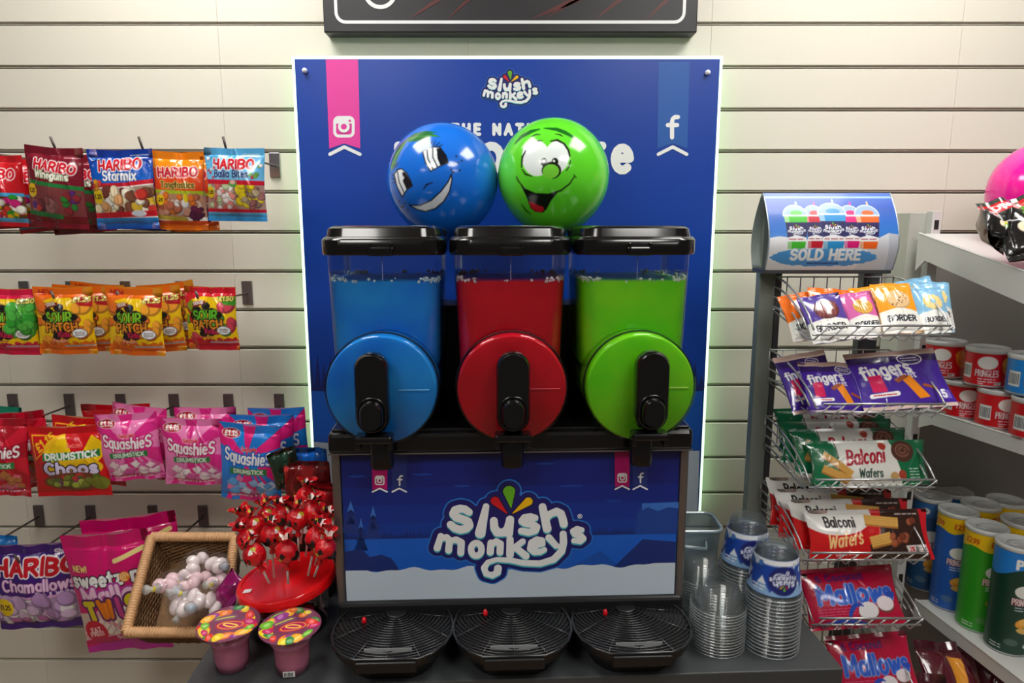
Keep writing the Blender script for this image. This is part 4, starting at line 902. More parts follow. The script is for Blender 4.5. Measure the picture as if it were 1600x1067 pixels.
# ------------------------------------------------------------------ wicker basket of wrapped marshmallows
CANE = mat('woven_cane', (196, 150, 104), .5, var=.28, scale=60, bump=.4)
CANED = mat('dark_woven_cane', (128, 92, 56), .6, var=.35, scale=90, bump=.6)
c4 = [W(237, 839, 1.42), W(367, 839, 1.42), W(349, 988, 1.25), W(197, 988, 1.25)]
bc = sum(c4, Vector()) / 4
ex = (c4[1] - c4[0] + c4[2] - c4[3]).normalized(); ey = (c4[0] - c4[3] + c4[1] - c4[2]); ey = (ey - ex * ey.dot(ex)).normalized(); ez = ex.cross(ey)   # ez: out of the opening
bk = root('wicker_basket', bc, 0, 'square wicker basket of wrapped marshmallows left of the lollipops', 'basket')
BM = Matrix((ex, ey, ez)).transposed()
def bl(p): q = p - bc; return Vector((q.dot(ex), q.dot(ey), q.dot(ez)))
loc4 = [bl(p) for p in c4]
bk.rotation_euler = BM.to_euler()
def wound(a, b, r, n):
    pts, rad = [], []
    for k in range(n * 4 + 1):
        pts.append(a.lerp(b, k / (n * 4))); rad.append(r * (1 + .13 * math.sin(k * math.pi / 2)))
    return tube(pts, rad, 10)
RIM = mat('cane_rim', (210, 164, 118), .42, var=.2, scale=70)
for i in range(4):
    a, b = loc4[i], loc4[(i + 1) % 4]; obj('rim', wound(a, b, .0105, int((b - a).length / .0058)), RIM, bk, True)
dep = -.085
def bwall(a, b, name):
    inn = .86; n = 16; m = 9; bars = []
    A0, B0 = a, b; A1, B1 = Vector((a.x * inn, a.y * inn, dep)), Vector((b.x * inn, b.y * inn, dep))
    for j in range(m * 2):
        t = (j + .5) / (m * 2); p, q = A0.lerp(A1, t), B0.lerp(B1, t); nrm = Vector((0, 0, 0)) - (p + q) / 2; nrm.z = 0; nrm.normalize()
        pts = [p.lerp(q, k / (n * 2)) + nrm * (.0022 * math.sin(k * math.pi / 2 + (j % 2) * math.pi + .8)) for k in range(n * 2 + 1)]
        bars.append(tube(pts, .0027, 5))
    return join(*bars)
for i in range(4): o = obj('woven_side', bwall(loc4[i], loc4[(i + 1) % 4], 's'), CANED, bk, True); o['kind'] = 'stuff'
q4 = [Vector((p.x * .86, p.y * .86, dep)) for p in loc4]
obj('bottom', loft([[(p.x, p.y, dep - .004) for p in q4], [(p.x, p.y, dep) for p in q4]]), CANED, bk)
obj('lining', loft([[(p.x * 1.02, p.y * 1.02, -.002) for p in loc4], [(p.x * .89, p.y * .89, dep + .001) for p in loc4]], cap=False), mat('dark_cane_backing', (72, 50, 30), .8), bk)
def lump(name, r, seed, m, st=(1, 1, 1), amp=.16, sub=3):
    R = random.Random(seed); bm = bmesh.new(); bmesh.ops.create_icosphere(bm, subdivisions=sub, radius=r)
    ph = [(R.uniform(2, 6) / r * .35, R.uniform(0, 6), R.uniform(0, 6)) for _ in range(5)]
    for v in bm.verts:
        c = v.co.copy(); s = sum(math.sin(c.x * f + a) * math.sin(c.y * f + b + c.z * f) for f, a, b in ph) / 5
        v.co = Vector((c.x * st[0], c.y * st[1], c.z * st[2])) * (1 + amp * s)
    return from_bm(bm)
MALW = mat('white_pink_marshmallow', (250, 232, 234), .35, var=.09, scale=45, coat=.4, sss=.2)
WRAP = clear('clear_cellophane', (253, 253, 253), .04, .16, .12, milk=.02)
ML = [(268, 912, 1.30, 1.15, 'bulging one at the left in the basket'), (288, 946, 1.27, 1.25, 'pinkish one at the bottom of the basket'), (320, 940, 1.27, 1.2, 'white one low on the right of the basket'), (305, 908, 1.31, 1.1, 'one in the middle of the basket'),
      (302, 884, 1.34, 1.1, 'one at the back left of the basket'), (338, 882, 1.34, 1.0, 'bright white one at the back right of the basket'), (346, 908, 1.31, 1.0, 'one against the right rim of the basket'), (280, 935, 1.29, 1.0, 'half buried one at the left of the basket')]
for i, (x, y, d, k, w) in enumerate(ML):
    p = W(x, y, d); R = random.Random(i); r = root('wrapped_marshmallow', p, 0, 'cellophane wrapped marshmallow twist, ' + w, 'marshmallow', 'wrapped marshmallows in the basket', rot=(R.uniform(-.4, .4), R.uniform(-.5, .5), R.uniform(0, 3)))
    rad = .0225 * k
    obj('marshmallow', join(*[mv(lump('m', rad * (.62 - .05 * abs(q - 1.5)), i + 20 * q, None, (.8, 1.15, 1), .3), (q - 1.5) * rad * .62, rad * .22 * (-1) ** q, rad * .1 * (q % 3 - 1)) for q in range(4)]), MALW if i % 3 else mat('pale_pink_marshmallow', (248, 208, 216), .35, var=.12, scale=45, coat=.4, sss=.2), r, True)
    obj('wrapper', lump('w', rad * 1.1, i + 40, None, (1.5, 1, 1), .22), WRAP, r, True)
    obj('twisted_end', tube([(-rad * 1.4, 0, 0), (-rad * 1.8, .001, 0), (-rad * 2.5, .003, .002)], [rad * .4, rad * .12, rad * .38], 9), clear('twisted_cellophane', (252, 252, 252), .05, .2, .15, milk=.35), r, True)
    obj('twist_tie', tube([(-rad * 1.75, 0, 0), (-rad * 1.9, 0, 0)], rad * .2, 8), mat('tie_' + 'yb'[i % 2], ((226, 206, 60), (90, 160, 220))[i % 2], .3), r)
# magenta packet end in the basket
def d_mag(A): A.C[:] = (150, 0, 100); A.rect(0, 0, 100, A.H * .2, (206, 60, 170)); A.rect(0, A.H * .55, 100, A.H * .6, (170, 30, 130))
A = Art(.10, .045, 40); d_mag(A); pm = W(341, 918, 1.285)
tag(obj('mallow_packet', bag_mesh('magenta_packet', A, .016, seed=77), None, None, loc=pm, rot=(math.radians(-20), math.radians(-52), math.radians(8))), 'magenta packet tucked into the right side of the basket', 'packet')

# ------------------------------------------------------------------ fruit jelly cups
JEL = mat('purple_jelly', (206, 124, 156), .25, var=.3, scale=30, coat=.3, sss=.3)
CUPC = clear('clear_cup_plastic', (248, 246, 248), .04, .35, .08)
def jelly(px, py, seed, label, tilt, bar):
    p = Zp(px, py, CT); R = random.Random(seed)
    r = root('jelly_cup', p, R.uniform(0, 3), label, 'jelly cup', 'fruit jelly cups on the counter')
    r.rotation_euler = (0, 0, 0)
    pr = [(.0275, .0), (.029, .004), (.0305, .02), (.031, .04), (.033, .055), (.040, .068), (.0505, .078), (.0525, .080), (.0525, .083), (.050, .0835)]
    obj('cup', lathe(pr, 40, True, False), CUPC, r, True)
    obj('jelly', lathe([(.001, .002), (.0265, .003), (.0290, .02), (.0295, .04), (.0315, .054), (.036, .063), (.001, .064)], 32), JEL, r, True)
    n = 96; A = Art(1, 1, n); A.C[:] = (120, 60, 90)
    fr = [(236, 206, 40), (110, 190, 50), (240, 120, 40), (226, 60, 50), (250, 180, 50), (60, 140, 70), (196, 40, 100), (150, 60, 150)]
    for k in range(26):
        a = k * 2 * math.pi / 14 + R.uniform(-.2, .2); q = R.uniform(34, 46); c = fr[(k * 5 + seed) % 8]; s = R.uniform(9, 15)
        A.ell(50 + q * math.cos(a), 50 + q * math.sin(a), s, s * R.uniform(.6, .9), c, R.uniform(0, 180)); A.ell(50 + q * math.cos(a), 50 + q * math.sin(a), s * .5, s * .35, [min(255, v * .75 + 80) for v in c], R.uniform(0, 180))
    A.ell(56, 46, 24, 13, (196, 30, 70), 20); A.ell(56, 46, 21, 10.5, (236, 170, 60), 20); A.ell(56, 46, 19, 9, (180, 30, 90), 20); A.line([arc(56, 46, 12, 4, 0, 330, 16)], 1.4, (250, 214, 90))
    A.ell(38, 62, 20, 8, (132, 84, 110), 25); A.line([[(26, 56), (50, 68)]], 1.6, (196, 206, 90))
    V, Fc, C = [], [], []
    X, Y = A.X, A.Y; idx = {}
    for j in range(n + 1):
        for i in range(n + 1):
            x, y = X[j, i] / 50 - 1, Y[j, i] / 50 - 1
            u, v = x * math.sqrt(max(0, 1 - y * y / 2)), y * math.sqrt(max(0, 1 - x * x / 2))
            V.append((u * .0518, v * .0518, .0842 + .0012 * math.sin(u * 5 + seed) * (1 - u * u - v * v)))
    # the square canvas is bent into a disc
    Fc = [[j * (n + 1) + i, j * (n + 1) + i + 1, (j + 1) * (n + 1) + i + 1, (j + 1) * (n + 1) + i] for j in range(n) for i in range(n)]
    me = bpy.data.meshes.new('foil_lid'); me.from_pydata(V, [], Fc); me.polygons.foreach_set('use_smooth', [True] * len(Fc)); A.attr(me); me.materials.append(PRINT)
    obj('foil_lid', me, None, r)
    if bar:
        st = obj('barcode_sticker', box(-.010, -.0302, .006, .010, -.0292, .016), PWHITE, r)
        for k in range(7): obj('barcode_bar', box(-.008 + k * .0022, -.0306, .0075, -.0068 + k * .0022, -.0300, .0145), mat('print_black', (16, 16, 26)), st)
    r.rotation_euler = (tilt[0], tilt[1], R.uniform(-.2, .2))
jelly(364, 1040, 3, 'jelly cup with fruit foil lid at the left end of the counter', (math.radians(3), math.radians(0), 0), False)
jelly(458, 1044, 8, 'jelly cup with fruit foil lid and barcode, nearer the slush machine', (math.radians(3), math.radians(0), 0), True)

# ------------------------------------------------------------------ lollipop tub
REDP = mat('gloss_red_plastic', (222, 10, 18), .2, coat=.4, var=.04)
lc0 = W(447, 900, 1.215); kk = S(lc0); LR = 75 * kk
tubr = root('lollipop_tub', (lc0.x, lc0.y, CT), 0, 'clear lollipop tub with red lid beside the slush machine', 'tub')
TH = lc0.z - CT
obj('jar', lathe([(.070, .0), (.074, .004), (.078, TH - .03), (.080, TH - .012)], 40, True, False), clear('clear_tub_plastic', (236, 236, 238), .05, .5, .06), tubr, True)
LT = Matrix.Translation((0, 0, TH)) @ Matrix.Rotation(math.radians(-7), 4, 'Y') @ Matrix.Rotation(math.radians(3), 4, 'X')
o = obj('lid', xf(lathe([(LR * .97, -.018), (LR, -.016), (LR, -.003), (LR * .975, .0), (LR * .9, .0005), (LR * .88, -.0015), (.001, -.001)], 56, False, True), LT), REDP, tubr); autosmooth(o, 40)
pp = LT @ Vector((-LR * .68, -LR * .32, .0005)); obj('price_label', xf(box(-.007, -.0055, 0, .007, .0055, .0008), LT @ Matrix.Translation((-LR * .66, -LR * .42, .0))), PWHITE, tubr)
R = random.Random(21); stk = []
for k in range(13):
    a, b = R.uniform(0, 6.28), R.uniform(0, 6.28); z1, z2 = R.uniform(.012, .09), R.uniform(.012, .095)
    obj('spare_stick', tube([(.066 * math.cos(a), .066 * math.sin(a), z1), (.05 * math.cos(b), .066 * math.sin(b), z2)], .0021, 6), mat('white_stick', (232, 222, 222), .5), tubr)
for k in range(9):
    a = R.uniform(0, 6.28); q = R.uniform(.02, .052); obj('spare_lolly', lump('s', .016, k, None, (1, 1, 1), .2, 2), mat('red_wrap_dim', (176, 16, 34), .3, var=.5, scale=60, coat=.3), tubr, True, (q * math.cos(a), q * math.sin(a), R.uniform(.018, .07)))
def lolly_mat():
    m = mat('red_lolly_wrapper', (214, 16, 30), .26, coat=.3, var=.2, scale=130, bump=1.0)
    nt = m.node_tree; b = nt.nodes['Principled BSDF']; tc = nt.nodes.new('ShaderNodeTexCoord'); vo = nt.nodes.new('ShaderNodeTexVoronoi'); vo.inputs['Scale'].default_value = 105
    rp = nt.nodes.new('ShaderNodeValToRGB'); e = rp.color_ramp; e.interpolation = 'CONSTANT'; e.elements[0].color = (*lin((210, 12, 28)), 1); e.elements[1].position = .62; e.elements[1].color = (*lin((190, 10, 30)), 1)
    for ps, c in ((.72, (190, 170, 40)), (.80, (26, 18, 20)), (.90, (214, 14, 30)), (.955, (236, 226, 220))): q = e.elements.new(ps); q.color = (*lin(c), 1)
    sp = nt.nodes.new('ShaderNodeSeparateColor'); nt.links.new(tc.outputs['Object'], vo.inputs['Vector']); nt.links.new(vo.outputs['Color'], sp.inputs[0]); nt.links.new(sp.outputs[0], rp.inputs[0]); nt.links.new(rp.outputs[0], b.inputs['Base Color'])
    return m
LM = lolly_mat(); STK = MATS['white_stick']
def ruffle(r, h, n=28):
    V, Fc = [], []
    for j in range(6):
        t = j / 5
        for k in range(n):
            a = 2 * math.pi * k / n; q = r * (.35 + .75 * t) * (1 + .38 * t * math.sin(a * 5) + .2 * t * math.sin(a * 9 + 1)); V.append((q * math.cos(a), q * math.sin(a), h * t * (1 + .25 * math.sin(a * 3))))
    for j in range(5):
        for k in range(n): Fc.append([j * n + k, j * n + (k + 1) % n, (j + 1) * n + (k + 1) % n, (j + 1) * n + k])
    return V, Fc
HR = .0198
me_head, me_ruf = mesh('candy_head', lump('h', HR, 5, None, (1, 1, 1.05), .10, 3), True), mesh('wrapper_ruffle', mv(ruffle(.013, .018), 0, 0, HR * .85), True)
me_neck = mesh('wrapper_neck', lathe([(HR * .75, -HR * .65), (.006, -HR * 1.15), (.0035, -HR * 1.3), (.006, -HR * 1.75)], 14, False, False), True)
me_logo = mesh('badge', xf(lathe([(.0001, .0008), (.0085, .0006), (.009, 0)], 18), Matrix.Translation((.004, -HR * .96, -.003)) @ YZ), True)
for me, m in ((me_head, LM), (me_ruf, LM), (me_neck, LM), (me_logo, mat('black_badge', (24, 20, 22), .3, var=.2))): me.materials.append(m)
LOL = [(398, 866, 419, 908, 1.13, 'leaning left at the front of the red lid'), (386, 843, 412, 893, 1.17, 'leaning far left over the basket rim'), (398, 822, 418, 880, 1.21, 'with ruffled top at the back left of the red lid'), (384, 818, 408, 872, 1.245, 'furthest left at the back of the red lid'),
       (424, 836, 428, 899, 1.16, 'standing upright left of the middle of the red lid'), (447, 862, 450, 909, 1.13, 'front and centre on the red lid'), (439, 806, 444, 856, 1.235, 'highest in the middle of the red lid'), (465, 810, 467, 873, 1.20, 'upright right of the middle of the red lid'),
       (487, 800, 478, 866, 1.215, 'at the back right of the red lid'), (494, 840, 482, 896, 1.15, 'leaning right in the right half of the red lid'), (507, 856, 492, 898, 1.14, 'lowest at the right edge of the red lid'), (507, 820, 493, 880, 1.18, 'at the right edge close to the machine'), (418, 806, 432, 862, 1.25, 'at the back between two taller ones'), (478, 776, 470, 846, 1.26, 'with big ruffle rising highest at the back')]
for i, (hx, hy, sx_, sy_, d, w) in enumerate(LOL):
    b = W(sx_, sy_, d); h = W(hx, hy, d - .006); ax = (h - b).normalized(); rt = root('lollipop', b, 0, 'red wrapped lollipop ' + w, 'lollipop', 'lollipops standing in the red lid')
    rt.rotation_euler = Vector((0, 0, 1)).rotation_difference(ax).to_euler(); L = (h - b).length
    obj('stick', tube([(0, 0, -.004), (0, 0, L)], .0021, 8), STK, rt, True)
    for nm, me in (('wrapped_candy', me_head), ('ruffle', me_ruf), ('wrapper_neck', me_neck), ('badge', me_logo)): obj(nm, me, None, rt, loc=(0, 0, L), rot=(0, 0, (i * 1.3) % 2.2 - 1.1))
# price tag strip and dark card packs behind the lollipops
tag(obj('price_strip', box(-.035, -.001, -.007, .035, .001, .007), PWHITE, None, loc=W(462, 828, 1.262), rot=(math.radians(-12), 0, 0)), 'white price strip standing among the lollipops', 'label')
def d_card(c, c2):
    def f(A):
        A.C[:] = c; H = A.H; A.sweets(10, H * .2, 90, H * .9, [[v * .7 for v in c], [v * 1.2 for v in c]], 8, 10, 22, 4); A.poly([(30, 0), (38, H * .3), (44, H * .6), (52, H * .62), (60, H * .55), (78, H * .2), (80, 0)], c2); A.ell(52, H * .5, 9, 9, [v * 1.5 + 16 for v in c2]); A.rect(0, H * .93, 100, H, [v * .5 for v in c])
    return f
for nm, c, c2, px, py, wp, hp, d, rl, yw, lab in (('d_cardb', (20, 96, 190), (36, 40, 30), 478, 701, 68, 80, 1.36, -2, -6, 'blue novelty sweet pack standing behind the lollipops'), ('d_cardr', (120, 14, 20), (34, 36, 40), 476, 722, 84, 80, 1.33, -4, -10, 'dark red novelty sweet pack behind the lollipops'),
        ('d_cardg', (30, 60, 44), (190, 60, 60), 438, 704, 44, 62, 1.33, -12, 25, 'crumpled green and red sweet pack beside the blue squashy bag'), ('d_cardr2', (190, 16, 30), (206, 40, 40), 500, 762, 60, 60, 1.29, 2, -6, 'plain red pack at the back by the machine')):
    f = d_card(c, c2); f.__name__ = nm; p = W(px, py, d); k = S(p); A = Art(wp * k, hp * k, 60); f(A)
    tag(obj('novelty_pack', bag_mesh(nm, A, .016, seed=len(nm) + px, dip=.01), None, None, loc=p, rot=(math.radians(4), math.radians(rl), math.radians(yw))), lab, 'sweet pack', 'novelty packs behind the lollipops')
pk = W(478, 800, 1.35); 
tag(obj('pack_box', join(box(-.05, -.035, 0, .055, -.03, pk.z - CT + .02), box(-.05, .03, 0, .055, .035, pk.z - CT + .05), box(-.05, -.03, 0, -.046, .03, pk.z - CT + .02), box(.051, -.03, 0, .055, .03, pk.z - CT + .02), box(-.05, -.03, 0, .055, .03, .003)), mat('black_card', (26, 22, 24), .5), None, loc=(pk.x, pk.y, CT)), 'dark counter box holding the novelty packs behind the lollipops', 'box')

# ------------------------------------------------------------------ stacks of clear cups and lids
RIMC = clear('clear_cup_rim', (250, 252, 253), .03, .30, .08, milk=.012)
def cup_mesh(rt_, rb, h):
    return lathe([(rt_ + .0025, .0), (rt_ + .003, .0025), (rt_ + .0005, .004), (rt_ - .001, .008), (rb, h - .006), (rb - .002, h), (rb - .006, h - .001), (.001, h - .004)], 40, False, True)
def label_mesh(rt_, rb, h, z0, z1):
    n = 150; A = Art(2 * math.pi * rt_, z1 - z0, n); H = A.H; A.C[:] = (24, 70, 168); A.rect(0, H * .84, 100, H, (236, 240, 246))
    for k in range(9): x = 5 + k * 11.5; A.poly([(x - 7, 0), (x, H * .5), (x + 7, 0)], (140, 180, 224)); A.poly([(x - 3, H * .3), (x, H * .5), (x + 3, H * .3)], (236, 240, 248))
    A.sweets(0, H * .6, 100, H * .86, [(24, 70, 168), (60, 120, 200), (200, 214, 236)], 30, 1, 2.6, 3)
    for cx in (22, 55, 88):
        A.ell(cx, H * .45, 10, H * .40, (26, 36, 110)); turn = lambda ls: [[(2 * cx - x, 2 * H * .45 - y, q) for x, y, q in p_] for p_ in ls]; A.line(turn(logo_lines(L_ALL, cx, H * .45, H * .00066)), 0, (236, 242, 250))
        for _, a, b, c in DROPS: A.line(turn(logo_lines([[a, b]], cx, H * .45, H * .00066)), 0, c)
    for cx in (6, 38, 72): tiny(A, cx, H * .22, 9, 2, WHT, 1.2)
    V, Fc = [], []; N = A.nx + 1
    for j in range(A.ny + 1):
        z = z0 + (z1 - z0) * j / A.ny; rr = rt_ + (rb - rt_) * z / h + .0012
        for i in range(N): a = 2 * math.pi * i / A.nx - math.pi / 2; V.append((rr * math.cos(a), rr * math.sin(a), z))
    Fc = [[j * N + i, j * N + i + 1, (j + 1) * N + i + 1, (j + 1) * N + i] for j in range(A.ny) for i in range(A.nx)]
    me = bpy.data.meshes.new('printed_band'); me.from_pydata(V, [], Fc); me.polygons.foreach_set('use_smooth', [True] * len(Fc)); A.attr(me); me.materials.append(PAPER); return me
RT, RB, CH = .0475, .0335, .098
me_cup = mesh('cup_wall', cup_mesh(RT, RB, CH), True); me_cup.materials.append(RIMC)
RIMW = clear('bright_cup_rim', (236, 240, 243), .22, .8, .12, milk=.30)
me_rim = mesh('rim', tube([((RT + .0015) * math.cos(a * .157), (RT + .0015) * math.sin(a * .157), .0016) for a in range(40)], .0014, 6, True), True); me_rim.materials.append(RIMW)
me_lab = label_mesh(RT, RB, CH, .010, .074)
def stack(px, py, n, step, group, where):
    p = Zp(px, py, CT)
    for k in range(n):
        w = 'topmost' if k == n - 1 else 'bottom' if k == 0 else None
        r = root('slush_cup', (p.x, p.y, CT + k * step + .0003 * (k % 2)), k * .31, 'clear cup, %s in the upturned stack %s' % (nth(k, n), where), 'cup', group)
        obj('cup_wall', me_cup, None, r); obj('rim', me_rim, None, r)
        if k == n - 1: r.rotation_euler.z = .75; obj('printed_band', me_lab, None, r)
stack(1203, 1006, 17, .0068, 'cups in the front stack', 'standing foremost by the snack rack')
stack(1160, 958, 17, .0068, 'cups in the rear stack', 'standing behind the foremost one')
dome = lathe([(.050, 0), (.0505, .003), (.047, .0035), (.0465, .008), (.044, .022), (.037, .036), (.026, .046), (.013, .0505)], 40, False, False)
me_dome = mesh('dome', dome, True); me_dome.materials.append(clear('dome_lid_plastic', (252, 253, 253), .025, .20, .07, milk=.012))
me_drim = mesh('rim', tube([(.0495 * math.cos(a * .157), .0495 * math.sin(a * .157), .0016) for a in range(40)], .0012, 6, True), True); me_drim.materials.append(clear('dome_rim_plastic', (238, 242, 244), .16, .7, .12, milk=.18))
def dome_lid(loc, *t):
    r = root('dome_lid', loc, 0, *t); obj('dome', me_dome, None, r); obj('rim', me_drim, None, r)
p = Zp(1119, 1004, CT)
for k in range(15): dome_lid((p.x, p.y, CT + k * .0056), 'clear dome lid, %s in the stack beside the machine' % nth(k, 15), 'lid', 'dome lids in the front stack')
p = Zp(1092, 955, CT)
for k in range(14): dome_lid((p.x + .004, p.y + .012, CT + k * .0056), 'clear dome lid, %s in the half hidden rear stack' % nth(k, 14), 'lid', 'dome lids in the rear stack')
# translucent bin
BIN = clear('frosted_bin_plastic', (196, 214, 224), .12, .6, .25, milk=.22)
p = W(1132, 832, 1.35)
bn = root('storage_bin', (p.x - .068, p.y + .052, CT), 0, 'frosted clear plastic bin behind the cup stacks', 'bin'); hb = p.z - CT
rg = lambda k, z, g=0: [(x * k, y * k, z) for x, y in rrect(.135 + g, .095 + g, .02)]
o = obj('walls', loft([rg(.86, 0), rg(.86, .003), rg(1, hb)], cap=False), BIN, bn, True)
obj('rim', tube([(x, y, hb) for x, y in rrect(.137, .097, .02)], .004, 6, True), clear('frosted_bin_rim', (205, 225, 235), .25, .7, .2, milk=.4), bn, True)
obj('handle', tube([(-.03, -.049, hb - .02), (-.028, -.053, hb - .03), (.028, -.068, hb - .03), (.03, -.049, hb - .02)], .004, 8), MATS['frosted_bin_rim'], bn, True)
obj('bottom', loft([rg(.85, .0), rg(.85, .003)]), BIN, bn)
# ------------------------------------------------------------------ wire snack rack
POST = mat('grey_green_post', (140, 148, 140), .4, metal=.3, var=.06)
POSTD = mat('dark_post', (84, 86, 90), .4, metal=.4)
WIRE = mat('chrome_wire', (196, 198, 200), .3, metal=.75)
PD = 1.485
xl, xr = W(1192, 600, PD).x, W(1360, 440, PD).x; yb = -DW + PD
ztop = W(1195, 318, PD).z
rk = root('snack_rack', ((xl + xr) / 2, yb, 0), 0, 'grey wire snack rack with curved slush sign right of the machine', 'display rack')
rx0 = (xl + xr) / 2
obj('post', box(xl - rx0 - .024, -.012, 0, xl - rx0 + .010, .016, ztop, .002), POST, rk)
obj('post', box(xl - rx0 + .012, -.006, 0, xl - rx0 + .026, .014, W(1200, 425, PD).z, .002), POSTD, rk)
obj('post', box(xr - rx0 - .02, -.012, 0, xr - rx0 + .02, .016, W(1360, 410, PD).z, .002), POSTD, rk)
obj('foot', box(xl - rx0 - .05, -.02, 0, xl - rx0 + .03, .1, .02, .004), POSTD, rk)
obj('foot', box(xr - rx0 - .03, -.14, 0, xr - rx0 + .03, .1, .02, .004), POSTD, rk)
BF = 1.262
BASK = [(512, 1272, 1488, 432), (634, 1276, 1480, 545), (752, 1266, 1464, 648), (866, 1258, 1450, 748), (968, 1270, 1442, 852), (1072, 1282, 1430, 955)]
for i, (yf, xa, xb, ytop) in enumerate(BASK):
    FLp, FRp = W(xa, yf, BF), W(xb, yf, BF); zf = (FLp.z + FRp.z) / 2; zt = W(1200, ytop, PD).z
    x0_, x1_ = FLp.x - rx0, FRp.x - rx0; xb0, xb1 = xl - rx0 + (.006 if i < 4 else .055), min(x1_, xr - rx0 + .05); yf_ = -DW + BF - yb; w = []
    for s, (xf_, xk) in enumerate(((x0_, xb0), (x1_, xb1))):
        for k in range(4):
            e = [k * .032, k * .021]; pts = []
            a = Vector((xk, -.01, zt - e[1])); b = Vector((xf_, yf_ + e[0] * .9, zf - .004 - k * .004))
            for t in np.linspace(0, 1, 9):
                q = a.lerp(b, t); q.z = b.z + (a.z - b.z) * math.cos(t * math.pi / 2) ** .75; q.y = a.y + (b.y - a.y) * math.sin(t * math.pi / 2) if False else a.y + (b.y - a.y) * t; pts.append(q)
            w.append(tube(pts, .0020, 6))
        w.append(tube([(xk, -.01, zt), (xk, -.01, zt - .075)], .0017, 6))
    w.append(tube([(xb0, -.012, zt), (xb1, -.012, zt)], .0019, 6)); w.append(tube([(xb0, -.012, zt - .07), (xb1, -.012, zt - .07)], .0019, 6))
    n = 9
    for k in range(n + 1): x = xb0 + (xb1 - xb0) * k / n; w.append(tube([(x, -.012, zt), (x, -.012, zt - .07)], .0013, 5))
    w.append(tube([(x0_ + .012, yf_ - .002, zf + .004), (x1_ - .004, yf_ - .002, zf + .004)], .0024, 6)); w.append(tube([(x0_, yf_ + .004, zf - .014), (x1_, yf_ + .004, zf - .014)], .0022, 6))
    for k in range(9):
        f0 = k / 9; xa_, xb_ = x0_ + (x1_ - x0_) * f0, x0_ + (x1_ - x0_) * (f0 + .11); xk = xb0 + (xb1 - xb0) * f0
        w.append(tube([(xb_, yf_ - .002, zf + .003), (xa_ + .004, yf_ + .006, zf - .024), (xa_ + .004, yf_ + .03, zf - .026), (xk, -.012, zt - .07)], .0016, 5))
    obj('basket', join(*w), WIRE, rk, True)
# header: two curved sheets
hx0, hx1 = W(1188, 360, 1.44).x - rx0, W(1384, 360, 1.44).x - rx0; hz1, hz0 = W(1290, 302, 1.44).z, W(1290, 420, 1.44).z; hy = -DW + 1.44 - yb
A = Art(hx1 - hx0, hz1 - hz0, 290); H = A.H
A.vgrad(H * .4, H, (48, 130, 220), (30, 62, 160)); A.vgrad(H * .8, H, (30, 80, 190), (70, 110, 200)); A.C[A.Y < H * .40] = (232, 236, 242); A.poly([(0, H * .42), (8, H * .44), (30, H * .40), (0, H * .3)], (236, 240, 246)); A.poly([(80, H * .38), (92, H * .48), (100, H * .46), (100, 0), (70, 0)], (214, 220, 230)); A.poly([(92, H * .48), (100, H * .46), (100, 0), (94, 0)], (190, 196, 210))
A.rect(0, H * .93, 100, H * .955, (150, 190, 235))
R = random.Random(3)
A.ell(44, H * .17, 39, H * .105, (74, 154, 222))
for k in range(40): a = k * .157; A.ell(44 + 38 * math.cos(a), H * .17 + H * .10 * math.sin(a), R.uniform(2, 4.5), R.uniform(.6, 1.6), (74, 154, 222))
def slcup(cx, y0, y1, w, c, st):
    hh = y1 - y0
    A.line([[(cx + w * .12, y1 + hh * .22), (cx + w * .12, y1 + hh * .42)]], .7, st)
    A.poly([(cx - w * .5, y1)] + [(cx + w * .53 * math.cos(a), y1 + hh * .33 * math.sin(a)) for a in np.linspace(math.pi, 0, 14)], (150, 180, 222)); A.ell(cx + w * .05, y1 + hh * .09, w * .26, hh * .08, c); A.line([[(cx + .53 * w * math.cos(a), y1 + hh * .33 * math.sin(a)) for a in np.linspace(math.pi, 0, 14)]], .35, (214, 226, 240))
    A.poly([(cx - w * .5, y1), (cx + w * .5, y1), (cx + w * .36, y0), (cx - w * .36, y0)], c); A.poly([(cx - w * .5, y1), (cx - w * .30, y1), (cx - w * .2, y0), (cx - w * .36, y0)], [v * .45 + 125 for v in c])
    A.poly([(cx - w * .47, y0 + hh * .80), (cx + w * .47, y0 + hh * .80), (cx + w * .40, y0 + hh * .30), (cx - w * .40, y0 + hh * .30)], (34, 30, 92)); A.poly([(cx - w * .40, y0 + hh * .22), (cx - w * .41, y0 + hh * .34), (cx, y0 + hh * .42), (cx + w * .41, y0 + hh * .34), (cx + w * .40, y0 + hh * .22)], (238, 240, 246)); tiny(A, cx, y0 + hh * .29, w * .66, 1, (180, 60, 70), 1.2)
    A.line(logo_lines(L_ALL, cx, y0 + hh * .57, w * .00058), 0, (240, 244, 248))
    for _, a, b, c_ in DROPS: A.line(logo_lines([[a, b]], cx, y0 + hh * .57, w * .00058), 0, c_)
    A.rect(cx - w * .53, y1 - .5, cx + w * .53, y1 + .9, (206, 216, 228))
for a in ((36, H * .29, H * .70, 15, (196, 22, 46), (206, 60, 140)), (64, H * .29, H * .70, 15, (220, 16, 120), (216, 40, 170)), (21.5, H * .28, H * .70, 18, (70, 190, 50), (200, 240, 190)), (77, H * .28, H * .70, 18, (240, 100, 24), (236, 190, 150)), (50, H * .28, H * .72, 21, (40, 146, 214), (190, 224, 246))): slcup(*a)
A.text('SOLD HERE', 45, H * .205, 7.4, 1.55, (240, 246, 250), [(.5, (150, 196, 232))], width=54); A.text('www.slushmonkeys.com', 44, H * .095, 1.6, .3, (20, 60, 130), width=24)
